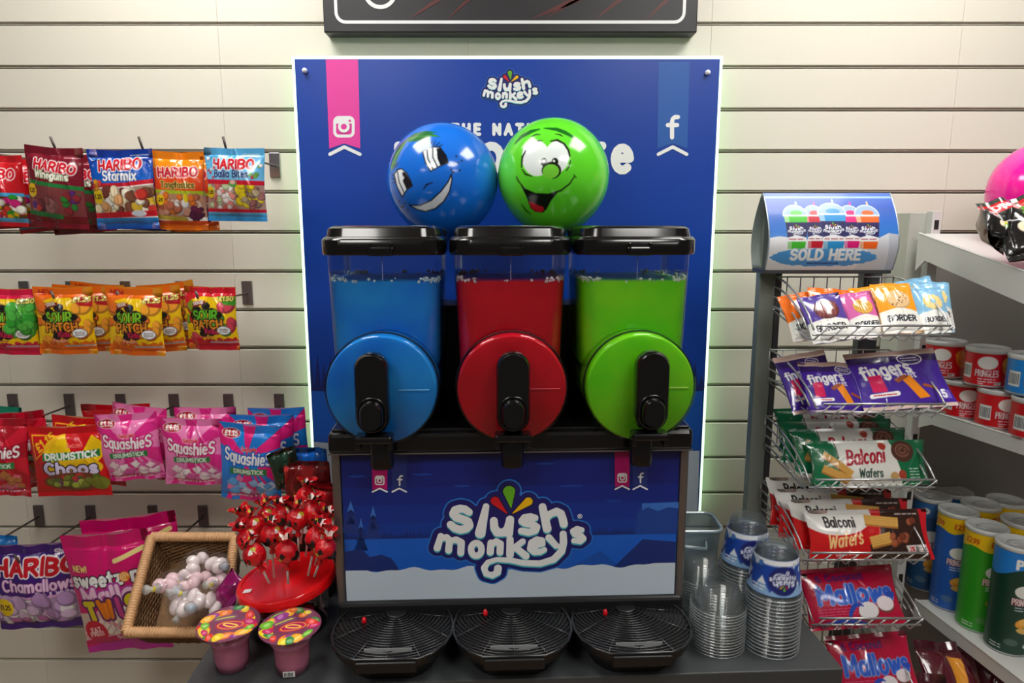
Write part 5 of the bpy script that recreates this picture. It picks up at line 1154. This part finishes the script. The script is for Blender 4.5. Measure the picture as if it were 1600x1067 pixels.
def sheet(bulge, art=None, n=18, m=8):
    nx, ny = (art.nx, art.ny) if art else (m, n); V = []
    for j in range(ny + 1):
        t = j / ny
        for i in range(nx + 1): V.append((hx0 + (hx1 - hx0) * i / nx, hy + bulge * math.sin(math.pi * (t * .74 + .24)), hz0 + (hz1 - hz0) * t))
    return V, [[j * (nx + 1) + i, j * (nx + 1) + i + 1, (j + 1) * (nx + 1) + i + 1, (j + 1) * (nx + 1) + i] for j in range(ny) for i in range(nx)]
v, f = sheet(-.052, A); me = bpy.data.meshes.new('sign_front'); me.from_pydata(v, [], f); me.polygons.foreach_set('use_smooth', [True] * len(f)); A.attr(me); me.materials.append(PAPER); obj('sign_front', me, None, rk)
o = obj('sign_back', sheet(.05), mat('grey_sign_back', (146, 156, 156), .4), rk, True); 
for o_ in rk.children:
    if o_.name.startswith('sign'): md = o_.modifiers.new('thickness', 'SOLIDIFY'); md.thickness = .0015; md.offset = 0
obj('sign_rail', box(hx0, hy - .036, hz0 - .008, hx1, hy + .036, hz0 + .001, .002), POSTD, rk)
for s in (0, 1): obj('sign_side_edge', tube([((hx0, hx1)[s], hy - .052 * math.sin(math.pi * (t * .74 + .24)) - .001, hz0 + (hz1 - hz0) * t) for t in np.linspace(0, 1, 14)], .0016, 6), mat('silver_edge', (190, 200, 210), .3, metal=.6), rk, True)

# ------------------------------------------------------------------ packs in the rack
def border(c, cookie, deco):
    def f(A):
        H = A.H; A.C[:] = c; A.rect(0, 0, 100, H * .40, (236, 236, 232)); A.poly([(0, H * .40), (50, H * .47), (100, H * .40)], (236, 236, 232)); A.text('BORDER', 52, H * .27, 13, 2.3, (30, 32, 44), width=70); tiny(A, 50, H * .15, 60, 2, (170, 170, 176), 2.2)
        A.ell(55, H * .64, 30, 26, [v * .8 for v in cookie]); A.ell(55, H * .655, 29, 25, cookie); R = random.Random(2)
        if deco == 'chips':
            for k in range(16): A.ell(55 + R.uniform(-22, 22), H * .65 + R.uniform(-18, 18), 1.8, 1.5, (90, 60, 40))
        elif deco == 'swirl':
            for r in (22, 15, 8): A.line([arc(55, H * .65, r, r * .8, 0, 330)], 1.3, [v * .78 for v in cookie])
        elif deco == 'ring':
            for k in range(10): A.ell(55 + 26 * math.cos(k * .628), H * .65 + 22 * math.sin(k * .628), 6, 6, cookie)
            A.ell(55, H * .66, 9, 8, [v * .9 + 10 for v in c])
        else:
            for k in range(5): A.line([[(34 + k * 9, H * .52), (44 + k * 9, H * .78)]], 2.4, [v * 1.35 for v in cookie])
    return f
def fingers(A):
    H = A.H; A.C[:] = (66, 34, 150); A.rect(0, H * .90, 100, H, (200, 170, 160)); A.rect(0, 0, 100, H * .06, (206, 180, 170)); A.rect(0, H * .78, 100, H * .90, (44, 26, 96)); A.ell(68, H * .82, 14, 8, (230, 230, 236)); A.ell(68, H * .82, 12.5, 6.6, (60, 44, 110)); tiny(A, 68, H * .84, 18, 2, (226, 226, 236), 2.2)
    A.text('fingers', 36, H * .65, 15, 2.3, WHT, width=56, rot=6); A.text('fruit', 56, H * .53, 7, 1.0, (226, 220, 240), width=22, rot=4); A.poly([(14, H * .28), (30, H * .28), (28, H * .56), (13, H * .55)], (216, 20, 90)); A.line([[(12, H * .22), (40, H * .24)]], 2.6, WHT); tiny(A, 26, H * .23, 24, 1, (200, 30, 60), 2.4)
    A.poly([(62, H * .14), (74, H * .16), (60, H * .52), (48, H * .48)], (240, 140, 24)); A.poly([(44, H * .40), (58, H * .50), (54, H * .54), (40, H * .46)], (150, 70, 30)); A.poly([(70, H * .34), (84, H * .27), (86, H * .3), (72, H * .38)], (170, 80, 30)); A.rect(84, H * .12, 97, H * .26, (110, 90, 190)); A.text('5', 90, H * .2, 8, 1.1, WHT)
def wafer_bar(A, x, y, l, wd, rot):
    c, s = math.cos(math.radians(rot)), math.sin(math.radians(rot)); P = lambda a, b: (x + a * c - b * s, y + a * s + b * c)
    A.poly([P(0, -1.6), P(l, -1.6), P(l, wd), P(0, wd)], (180, 120, 50)); A.poly([P(0, 0), P(l, 0), P(l, wd), P(0, wd)], (232, 182, 96))
    for k in range(int(l / 1.6)): A.line([[P(k * 1.6, 0), P(k * 1.6 + 1.2, wd)]], .22, (196, 140, 60))
    for k in range(1, 4): A.line([[P(0, wd * k / 4), P(l, wd * k / 4)]], .22, (200, 146, 66))
def d_wgreen(A):
    H = A.H; A.C[:] = (12, 112, 70); A.poly([(24, 0), (76, 0), (76, H * .3), (70, H), (22, H), (24, H * .6)], (234, 234, 228)); A.line([[(22, 0), (24, H)]], .5, (60, 80, 70)); A.text('Balconi', 47, H * .64, H * .30, 1.05, (176, 16, 44), width=33, slant=.22, rot=4); A.text('Wafers', 50, H * .28, H * .17, .6, (40, 70, 60), width=20); tiny(A, 50, H * .13, 20, 1, (120, 120, 116), 1.3)
    wafer_bar(A, 10, H * .66, 28, 5, -38); wafer_bar(A, 8, H * .34, 26, 5.5, -24); A.ell(80, H * .74, 10, 9, (84, 50, 40)); A.line([arc(80, H * .76, 6, 5, 0, 330), arc(80, H * .76, 3, 2.4, 90, 400)], .8, (130, 84, 66)); A.ell(63, H * .86, 3.2, 3.2, (176, 60, 40)); A.ell(70, H * .2, 3.6, 3.6, (200, 160, 100)); A.ell(77, H * .23, 3.4, 4, (170, 66, 44)); tiny(A, 88, H * .36, 8, 6, (200, 224, 210), 1.5); A.rect(0, 0, 2, H, (30, 90, 60)); A.rect(98, 0, 100, H, (30, 90, 60))
def d_wred(A):
    H = A.H; A.C[:] = (206, 18, 22); A.ell(24, H * .92, 30, H * .42, (236, 234, 230)); A.poly([(50, 0), (48, H * .3), (58, H * .5), (62, H), (100, H), (100, 0)], (54, 28, 22)); A.text('Balconi', 26, H * .76, H * .19, .75, (34, 30, 34), width=24)
    A.text('Wafers', 29, H * .42, H * .25, 1.1, (250, 206, 140), width=28, rot=8, slant=.2); A.text('Cocoa-Cream', 30, H * .15, H * .08, .45, WHT, width=18, rot=5); wafer_bar(A, 47, H * .72, 27, 7, -6); wafer_bar(A, 50, H * .26, 18, 8, 12); A.sweets(68, H * .3, 88, H * .85, [(150, 70, 44), (120, 56, 36), (170, 90, 60)], 9, 2.6, 3.6, 4)
    A.poly([(80, H * .12), (98, H * .14), (98, H * .30), (78, H * .28)], (236, 232, 230)); A.text('2%', 83, H * .21, H * .08, .5, (196, 20, 30), width=4); tiny(A, 91, H * .23, 9, 2, (150, 120, 120), 1.3); A.poly([(93, H), (100, H), (100, 0), (97, 0)], (206, 18, 36)); tiny(A, 82, H * .9, 18, 1, (220, 210, 206), 1.6)
def d_mall(A):
    H = A.H; A.C[:] = (190, 10, 60); A.text('6 Coconut', 40, H * .83, H * .10, 1.5, (90, 40, 110), width=50, rot=1); A.text('Mallows', 52, H * .55, H * .27, 3.4, (50, 96, 206), [(1.2, (140, 180, 236))], width=80); A.ell(95, H * .92, 2, 1.2, (230, 120, 150))
    tiny(A, 40, H * .32, 60, 3, (220, 90, 130), 1.6); A.ell(62, H * .24, 11, 9, (120, 70, 60)); A.ell(62, H * .265, 10.5, 8, (236, 232, 236)); A.ell(82, H * .34, 10, 8, (120, 70, 60)); A.ell(82, H * .36, 9.6, 7, (238, 226, 232)); A.line([arc(52, H * .16, 10, 12, 60, 200, 16, 2.4)], 0, (40, 80, 190)); A.line([[(12, H * .08, 1), (40, H * .13, 2.6), (60, H * .06, 1)]], 0, (40, 80, 190)); A.ell(90, H * .5, 6, 3, (40, 80, 190)); A.ell(6, H * .9, 3, 1.6, (20, 10, 20))
def pack(nm, des, px, py, wpx, hpx, d, tilt, roll, yaw, label, name, cat, group, thick=.02, nx=None, behind=(), crease=.4):
    p = W(px, py, d); k = S(p); key = (nm, round(wpx), round(hpx))
    if key not in DES: A = Art(wpx * k, hpx * k, nx or int(max(44, wpx * 1.1))); des(A); DES[key] = bag_mesh(nm, A, thick, (.07, .06), seed=len(DES) * 5 + 2, crease=crease, dip=.0)
    tag(obj(name, DES[key], None, None, loc=p, rot=(math.radians(tilt), math.radians(roll), math.radians(yaw))), label, cat, group)
    for dx, dy, dz, rl, lab in behind: tag(obj(name, DES[key], None, None, loc=p + Vector((dx, dy, dz)), rot=(math.radians(tilt), math.radians(rl), math.radians(yaw))), lab, cat, group)
OR, LB, PU, PK = (240, 140, 24), (130, 186, 222), (84, 64, 150), (206, 100, 166)
bo, bb_, bpu, bpk = border((246, 156, 30), (226, 190, 140), 'chips'), border(LB, (232, 208, 140), 'ring'), border(PU, (104, 52, 54), 'choc'), border(PK, (226, 172, 76), 'swirl')
bdo = border((238, 110, 20), (180, 110, 60), 'swirl')
G1 = 'twin biscuit packets in the top basket'
pack('bis_dorange', bdo, 1247, 458, 66, 80, 1.395, -34, -10, 0, 'deep orange biscuit packet at the far left of the top basket', 'biscuit_packet', 'biscuit packet', G1, behind=[(.058, -.008, .010, 4, 'deep orange biscuit packet behind the purple one')])
pack('bis_orange', bo, 1352, 448, 58, 78, 1.385, -32, -6, 6, 'amber biscuit packet half hidden behind the pink one', 'biscuit_packet', 'biscuit packet', G1)
pack('bis_blue', bb_, 1424, 436, 54, 76, 1.405, -30, -12, -6, 'light blue biscuit packet at the back right of the top basket', 'biscuit_packet', 'biscuit packet', G1, behind=[(.026, -.022, -.004, 2, 'light blue biscuit packet second in line on the right')])
pack('bis_purple', bpu, 1277, 461, 66, 82, 1.355, -36, -9, 0, 'purple biscuit packet with chocolate biscuit picture', 'biscuit_packet', 'biscuit packet', G1)
pack('bis_pink', bpk, 1334, 457, 52, 80, 1.36, -36, -7, 0, 'pink biscuit packet with swirl biscuit picture', 'biscuit_packet', 'biscuit packet', G1)
pack('bis_orange2', bo, 1390, 443, 62, 86, 1.355, -34, -2, 0, 'amber biscuit packet with chocolate chip biscuit picture in front', 'biscuit_packet', 'biscuit packet', G1)
pack('bis_blue2', bb_, 1444, 450, 50, 78, 1.35, -34, -3, 0, 'light blue biscuit packet with ring biscuit picture in front', 'biscuit_packet', 'biscuit packet', G1)
G2 = 'purple finger biscuit packs in the second basket'
pack('fing_b', fingers, 1246, 553, 84, 96, 1.40, -36, -8, 6, 'purple finger biscuit pack at the back left of the second basket', 'finger_pack', 'biscuit packet', G2)
pack('fing_l', fingers, 1293, 566, 100, 88, 1.365, -40, 2, 2, 'purple finger biscuit pack in front on the left', 'finger_pack', 'biscuit packet', G2)
pack('fing_r', fingers, 1388, 549, 140, 100, 1.375, -42, -4, 0, 'large purple finger biscuit pack on the right', 'finger_pack', 'biscuit packet', G2, nx=150)
G3 = 'green wafer packs in the third basket'
pack('wafer_green', d_wgreen, 1351, 688, 184, 70, 1.345, -24, -1, 0, 'green wafer pack standing in front in the third basket', 'wafer_pack', 'wafer pack', G3, .024, 190, [(-.022, .032, .016, -1, 'green wafer pack second from the front in the third basket'), (-.036, .062, .028, 0, 'green wafer pack third from the front in the third basket'), (-.034, .092, .046, -2, 'green wafer pack at the very back of the third basket')], .35)
G4 = 'red wafer packs in the fourth basket'
pack('wafer_red', d_wred, 1352, 796, 192, 76, 1.335, -24, -1, 0, 'red wafer pack standing in front in the fourth basket', 'wafer_pack', 'wafer pack', G4, .024, 190, [(-.022, .032, .010, -1, 'red wafer pack second from the front in the fourth basket'), (-.040, .062, .020, 0, 'red wafer pack third from the front in the fourth basket'), (-.046, .094, .034, 0, 'red wafer pack at the very back of the fourth basket')], .35)
G5 = 'coconut mallow packs'
pack('mallows', d_mall, 1318, 886, 152, 88, 1.345, -34, -2, 4, 'crimson coconut mallows pack lying in the fifth basket', 'mallow_pack', 'sweet pack', G5, .03, 150)
pack('mallows2', d_mall, 1350, 990, 132, 96, 1.345, -34, -2, 4, 'crimson coconut mallows pack in the lowest basket below the counter edge', 'mallow_pack', 'sweet pack', G5, .03, 120)
# ------------------------------------------------------------------ white shelf unit on the right
SHW = mat('white_shelf_enamel', (206, 206, 204), .4, var=.03)
SHG = mat('grey_back_panel', (150, 147, 142), .6, var=.05, scale=4)
su = root('shelf_unit', (W(1436, 500, 1.66).x, 0, 0), 0, 'white metal shelf unit of crisps at the right edge', 'shelf unit'); ux = su.location.x
xa = W(1403, 440, 1.69).x - ux
zu = W(1430, 332, 1.66).z
obj('upright', box(xa, -.10, 0, -.002, -.02, zu, .002), mat('pale_grey_upright', (182, 184, 176), .45), su)
o = obj('upright_strip', box(-.004, -.125, 0, .018, -.10, zu + .003, .001), SHW, su)
for k in range(14): obj('slot', box(.002, -.1262, zu - .04 - k * .075, .012, -.1245, zu - .018 - k * .075), mat('black_slot', (24, 24, 24), .6), su)
z1s = W(1445, 362, 1.62).z
obj('back_panel', box(.0, -.03, .2, 1.0, -.02, z1s - .01), SHG, su)
def shelf(a, b, dep, th, lip, name='shelf'):
    """a, b: points on the left edge, back and front; the shelf runs to the right"""
    d = (b - a) / (b.y - a.y); e = a + d * (-dep)        # front end, towards the camera
    rt = Vector((1, 0, 0)); sd = lambda p: (p.x - ux, p.y, p.z)
    top = [a, e, e + rt * .75, a + rt * .75]
    o = obj(name, loft([[sd(p - Vector((0, 0, .006))) for p in top], [sd(p) for p in top]]), SHW, su)
    br = [a, e, e - Vector((0, 0, th * 1.05)), a + d * -.035 - Vector((0, 0, th)), a - Vector((0, 0, th * 1.6))]
    obj('bracket', loft([[sd(p - rt * .004) for p in br], [sd(p + rt * .0) for p in br]]), SHW, su)
    if lip: obj('ticket_rail', tube([sd(a + Vector((-.002, 0, .001))), sd(e + Vector((-.002, 0, .001)))], .003, 6), SHW, su)
    return d
a1 = W(1438, 365, 1.64); b1 = W(1600, 424, 1.297); shelf(a1, b1, .42, .055, True)
Z2, Z3 = 1.268, .768
a2, b2 = Zp(1440, 638, Z2), Zp(1600, 687, Z2); shelf(a2, b2, .36, .03, True)
a3, b3 = Zp(1432, 937, Z3), Zp(1586, 1054, Z3); shelf(a3, b3, .42, .03, True)
Z4 = .42
shelf(Vector((a3.x, a3.y, Z4)), Vector((b3.x, b3.y, Z4)), .42, .03, False)
# crisp tubes
def can_mesh(nm, r, h, nx, paint):
    A = Art(2 * math.pi * r, h, nx); paint(A); N = A.nx + 1; V = []
    for j in range(A.ny + 1):
        for i in range(N): a = 2 * math.pi * i / A.nx - math.pi / 2 - math.pi; V.append((r * math.cos(a), r * math.sin(a), h * j / A.ny))
    Fc = [[j * N + i, j * N + i + 1, (j + 1) * N + i + 1, (j + 1) * N + i] for j in range(A.ny) for i in range(A.nx)]
    me = bpy.data.meshes.new(nm); me.from_pydata(V, [], Fc); me.polygons.foreach_set('use_smooth', [True] * len(Fc)); A.attr(me); me.materials.append(PAPER); return me
SILV = mat('silver_tube_foil', (186, 190, 194), .3, metal=.7); LIDC = mat('cloudy_plastic_lid', (206, 208, 208), .3, coat=.3)
def can_front(A, cx, cy, k, c, chips=True, price=None):
    """print centred on cx: white badge, name, crisps"""
    A.ell(cx, cy, 7.5 * k, 5.6 * k, (236, 236, 232)); A.text('PRINGLES', cx, cy - 9 * k, 5.2 * k, .62 * k, WHT, [(.5 * k, (150, 14, 34))], width=17 * k); tiny(A, cx, cy - 14 * k, 12 * k, 2, (220, 230, 240), 1.4 * k)
    if chips: A.ell(cx + 1 * k, cy - 27 * k, 6 * k, 4 * k, (236, 160, 50), 25); A.ell(cx + 2 * k, cy - 25.5 * k, 4.6 * k, 2.6 * k, (246, 190, 80), 25); A.ell(cx + 3 * k, cy - 34 * k, 6.6 * k, 2.6 * k, (226, 180, 90), -8)
def small(c):
    def f(A):
        H = A.H; A.C[:] = c
        for cx in (50, 0, 100): can_front(A, cx, H * .68, 1.0, c, False)
        A.ell(68, H * .55, 6, 8, (220, 130, 40), 30); A.ell(66, H * .7, 5, 4, (236, 160, 60), 10); A.rect(28, H * .22, 38, H * .62, (226, 228, 228))
        for k in range(7): A.rect(29 + k * 1.25, H * .28, 29.6 + k * 1.25, H * .56, (50, 54, 60))
        A.rect(56, H * .08, 62, H * .16, (226, 226, 220)); tiny(A, 59, H * .12, 5, 1, (80, 40, 40), 1.4); tiny(A, 46, H * .1, 3, 1, (240, 220, 220), 1.6)
    return f
def tall(c, top, topc, band=(240, 196, 20)):
    def f(A):
        H = A.H; A.C[:] = c
        if top == 'price':
            A.poly([(0, H)] + [(x, H * (.83 + .02 * math.sin(x * .25))) for x in range(0, 101, 5)] + [(100, H)], band)
            for cx in (10, 30, 50, 70, 90): A.text('£2.99', cx, H * .895, 4.6, .6, (190, 40, 20), width=11)
        else: A.poly([(0, H)] + [(x, H * (.78 + .05 * math.cos((x - 50) * .0628 * 2))) for x in range(0, 101, 4)] + [(100, H)], topc); A.text('P', 44, H * .87, 7, 1.1, WHT)
        for cx in (50, 0, 100): can_front(A, cx, H * .62, 1.0, c)
        tiny(A, 33, H * .08, 8, 2, (220, 220, 220), 1.5); A.ell(60, H * .1, 7, 3, (200, 206, 214)); A.ell(44, H * .13, 5, 3, [v * .6 + 60 for v in c])
    return f
def tube_can(name, me, r, h, p, rz, label, cat, group, rim=SILV):
    rt = root(name, p, rz, label, cat, group); obj('tube', me, None, rt)
    obj('base_rim', lathe([(r * .95, .0), (r * 1.01, .001), (r * 1.01, .004), (r, .005)], 36, True, False), SILV, rt, True)
    obj('lid', lathe([(r * 1.0, h - .006), (r * 1.035, h - .005), (r * 1.035, h + .003), (r * 1.0, h + .005), (r * .93, h + .0045), (r * .90, h + .002), (.001, h + .0022)], 40, False, False), LIDC, rt, True)
    obj('lid_emboss', tube([(r * .55 * math.cos(a * .2), r * .3 * math.sin(a * .2), h + .0026) for a in range(24)], .0012, 5), SILV, rt, True)
SR, SH_ = .041, .080
me_sr, me_sb = can_mesh('small_red', SR, SH_, 180, small((206, 14, 26))), can_mesh('small_blue', SR, SH_, 180, small((24, 130, 214)))
GS = 'short crisp tubes on the middle shelf'
for px, py, me, rz, lab in ((1500, 648, me_sr, -.25, 'short red crisp tube at the left of the lower layer'), (1556, 664, me_sr, -.15, 'short red crisp tube in the middle of the lower layer'), (1612, 682, me_sr, -.2, 'short red crisp tube cut off at the right of the lower layer')):
    tube_can('crisp_tube', me, SR, SH_, Zp(px, py, Z2 + .0005), rz, lab, 'crisp tube', GS)
p0 = Zp(1468, 634, Z2 + .0005); tube_can('crisp_tube', me_sr, SR, SH_, p0 + Vector((.012, .015, 0)), .2, 'short red crisp tube at the back left under the upper layer', 'crisp tube', GS)
for px, py, me, rz, lab in ((1474, 586, me_sr, -.75, 'short red crisp tube at the left of the upper layer'), (1538, 600, me_sr, -.55, 'short red crisp tube in the middle of the upper layer'), (1606, 614, me_sb, -.3, 'short blue crisp tube at the right of the upper layer')):
    tube_can('crisp_tube', me, SR, SH_, Zp(px, py, Z2 + SH_ + .0065), rz, lab, 'crisp tube', GS)
TR, THH = .0425, .245
T = {'blue': can_mesh('tall_blue', TR, THH, 190, tall((34, 96, 190), 'price', None)), 'green': can_mesh('tall_green', TR, THH, 190, tall((44, 150, 30), 'price', None)), 'dark': can_mesh('tall_dark', TR, THH, 190, tall((16, 60, 46), 'cap', (30, 130, 220))),
     'nav': can_mesh('tall_navy', TR, THH, 120, tall((36, 84, 130), 'cap', (50, 110, 180)))}
for px, py, k, rz, lab in ((1457, 776, 'nav', -.4, 'tall crisp tube with grey-blue top at the far left of the lower shelf'), (1492, 769, 'nav', -.2, 'tall blue-topped crisp tube at the back of the lower shelf'), (1498, 799, 'blue', -.35, 'tall blue crisp tube with yellow price band'), (1543, 824, 'green', .0, 'tall green crisp tube with yellow price band in front'),
                           (1592, 850, 'dark', -.1, 'tall dark green crisp tube with bright blue top in front'), (1533, 788, 'blue', .4, 'tall crisp tube with yellow band behind the blue one'), (1572, 783, 'blue', .1, 'tall crisp tube with yellow band in the back row'), (1598, 815, 'green', .2, 'tall crisp tube with yellow band behind the dark green one')):
    p = Zp(px, py, Z3 + THH); tube_can('crisp_tube', T[k], TR, THH, Vector((p.x, p.y, Z3 + .0005)), rz, lab, 'crisp tube', 'tall crisp tubes on the lower shelf')
# crisp bags
def d_blackc(A): H = A.H; A.C[:] = (20, 20, 22); A.rect(0, H * .74, 100, H * .94, (196, 20, 34)); A.text('ONLY', 34, H * .84, 11, 2.0, WHT, width=40); A.sweets(30, H * .3, 80, H * .7, [(236, 200, 40), (250, 230, 200), (90, 150, 50), (240, 240, 236)], 12, 6, 11, 4); A.line([[(4, H * .6), (40, H * .5), (96, H * .62)]], 1, (210, 210, 214)); A.rect(0, H * .94, 100, H, (60, 66, 60))
def d_maroon(A): H = A.H; A.C[:] = (86, 14, 34); A.poly([(40, H * .5), (60, H * .5), (66, H * .8), (44, H * .84)], (226, 150, 40)); tiny(A, 54, H * .36, 40, 1, (210, 190, 190), 6); A.rect(0, H * .88, 100, H, (70, 10, 28))
for nm, f, px, py, wp, hp, d, rot, lab in (('blackc', d_blackc, 1582, 308, 104, 110, 1.36, (-38, -14, -8), 'black crisp bag with red price strip in front on the top shelf'), ('blackc2', d_blackc, 1546, 338, 62, 62, 1.36, (-34, 40, 24), 'black crisp bag lying tilted on the top shelf')):
    p = W(px, py, d); k = S(p); A = Art(wp * k, hp * k, 100); f(A); tag(obj('crisp_bag', bag_mesh(nm, A, .04, seed=px, crease=1.4), None, None, loc=p, rot=[math.radians(a) for a in rot]), lab, 'crisp bag', 'black crisp bags')
A = Art(.15, .19, 90); d_maroon(A); mm = bag_mesh('maroon', A, .05, seed=5)
for i, (px, py, d, rot, lab) in enumerate(((1470, 1003, 1.45, (-40, 8, 10), 'maroon snack bag in the shadow under the lowest visible shelf'), (1560, 1016, 1.5, (-36, -14, -12), 'maroon snack bag further right under the lowest visible shelf'), (1438, 1050, 1.36, (-30, 20, 16), 'maroon snack bag nearest the wire rack at the bottom'))):
    tag(obj('snack_bag', mm, None, None, loc=W(px, py, d), rot=[math.radians(a) for a in rot]), lab, 'snack bag', 'maroon snack bags at the bottom right')
pb = W(1630, 300, 1.5); balloon('pink_balloon', pb, 76 * S(pb), (250, 30, 160), None, 'hot pink balloon cut off at the right edge above the top shelf', 0, False)
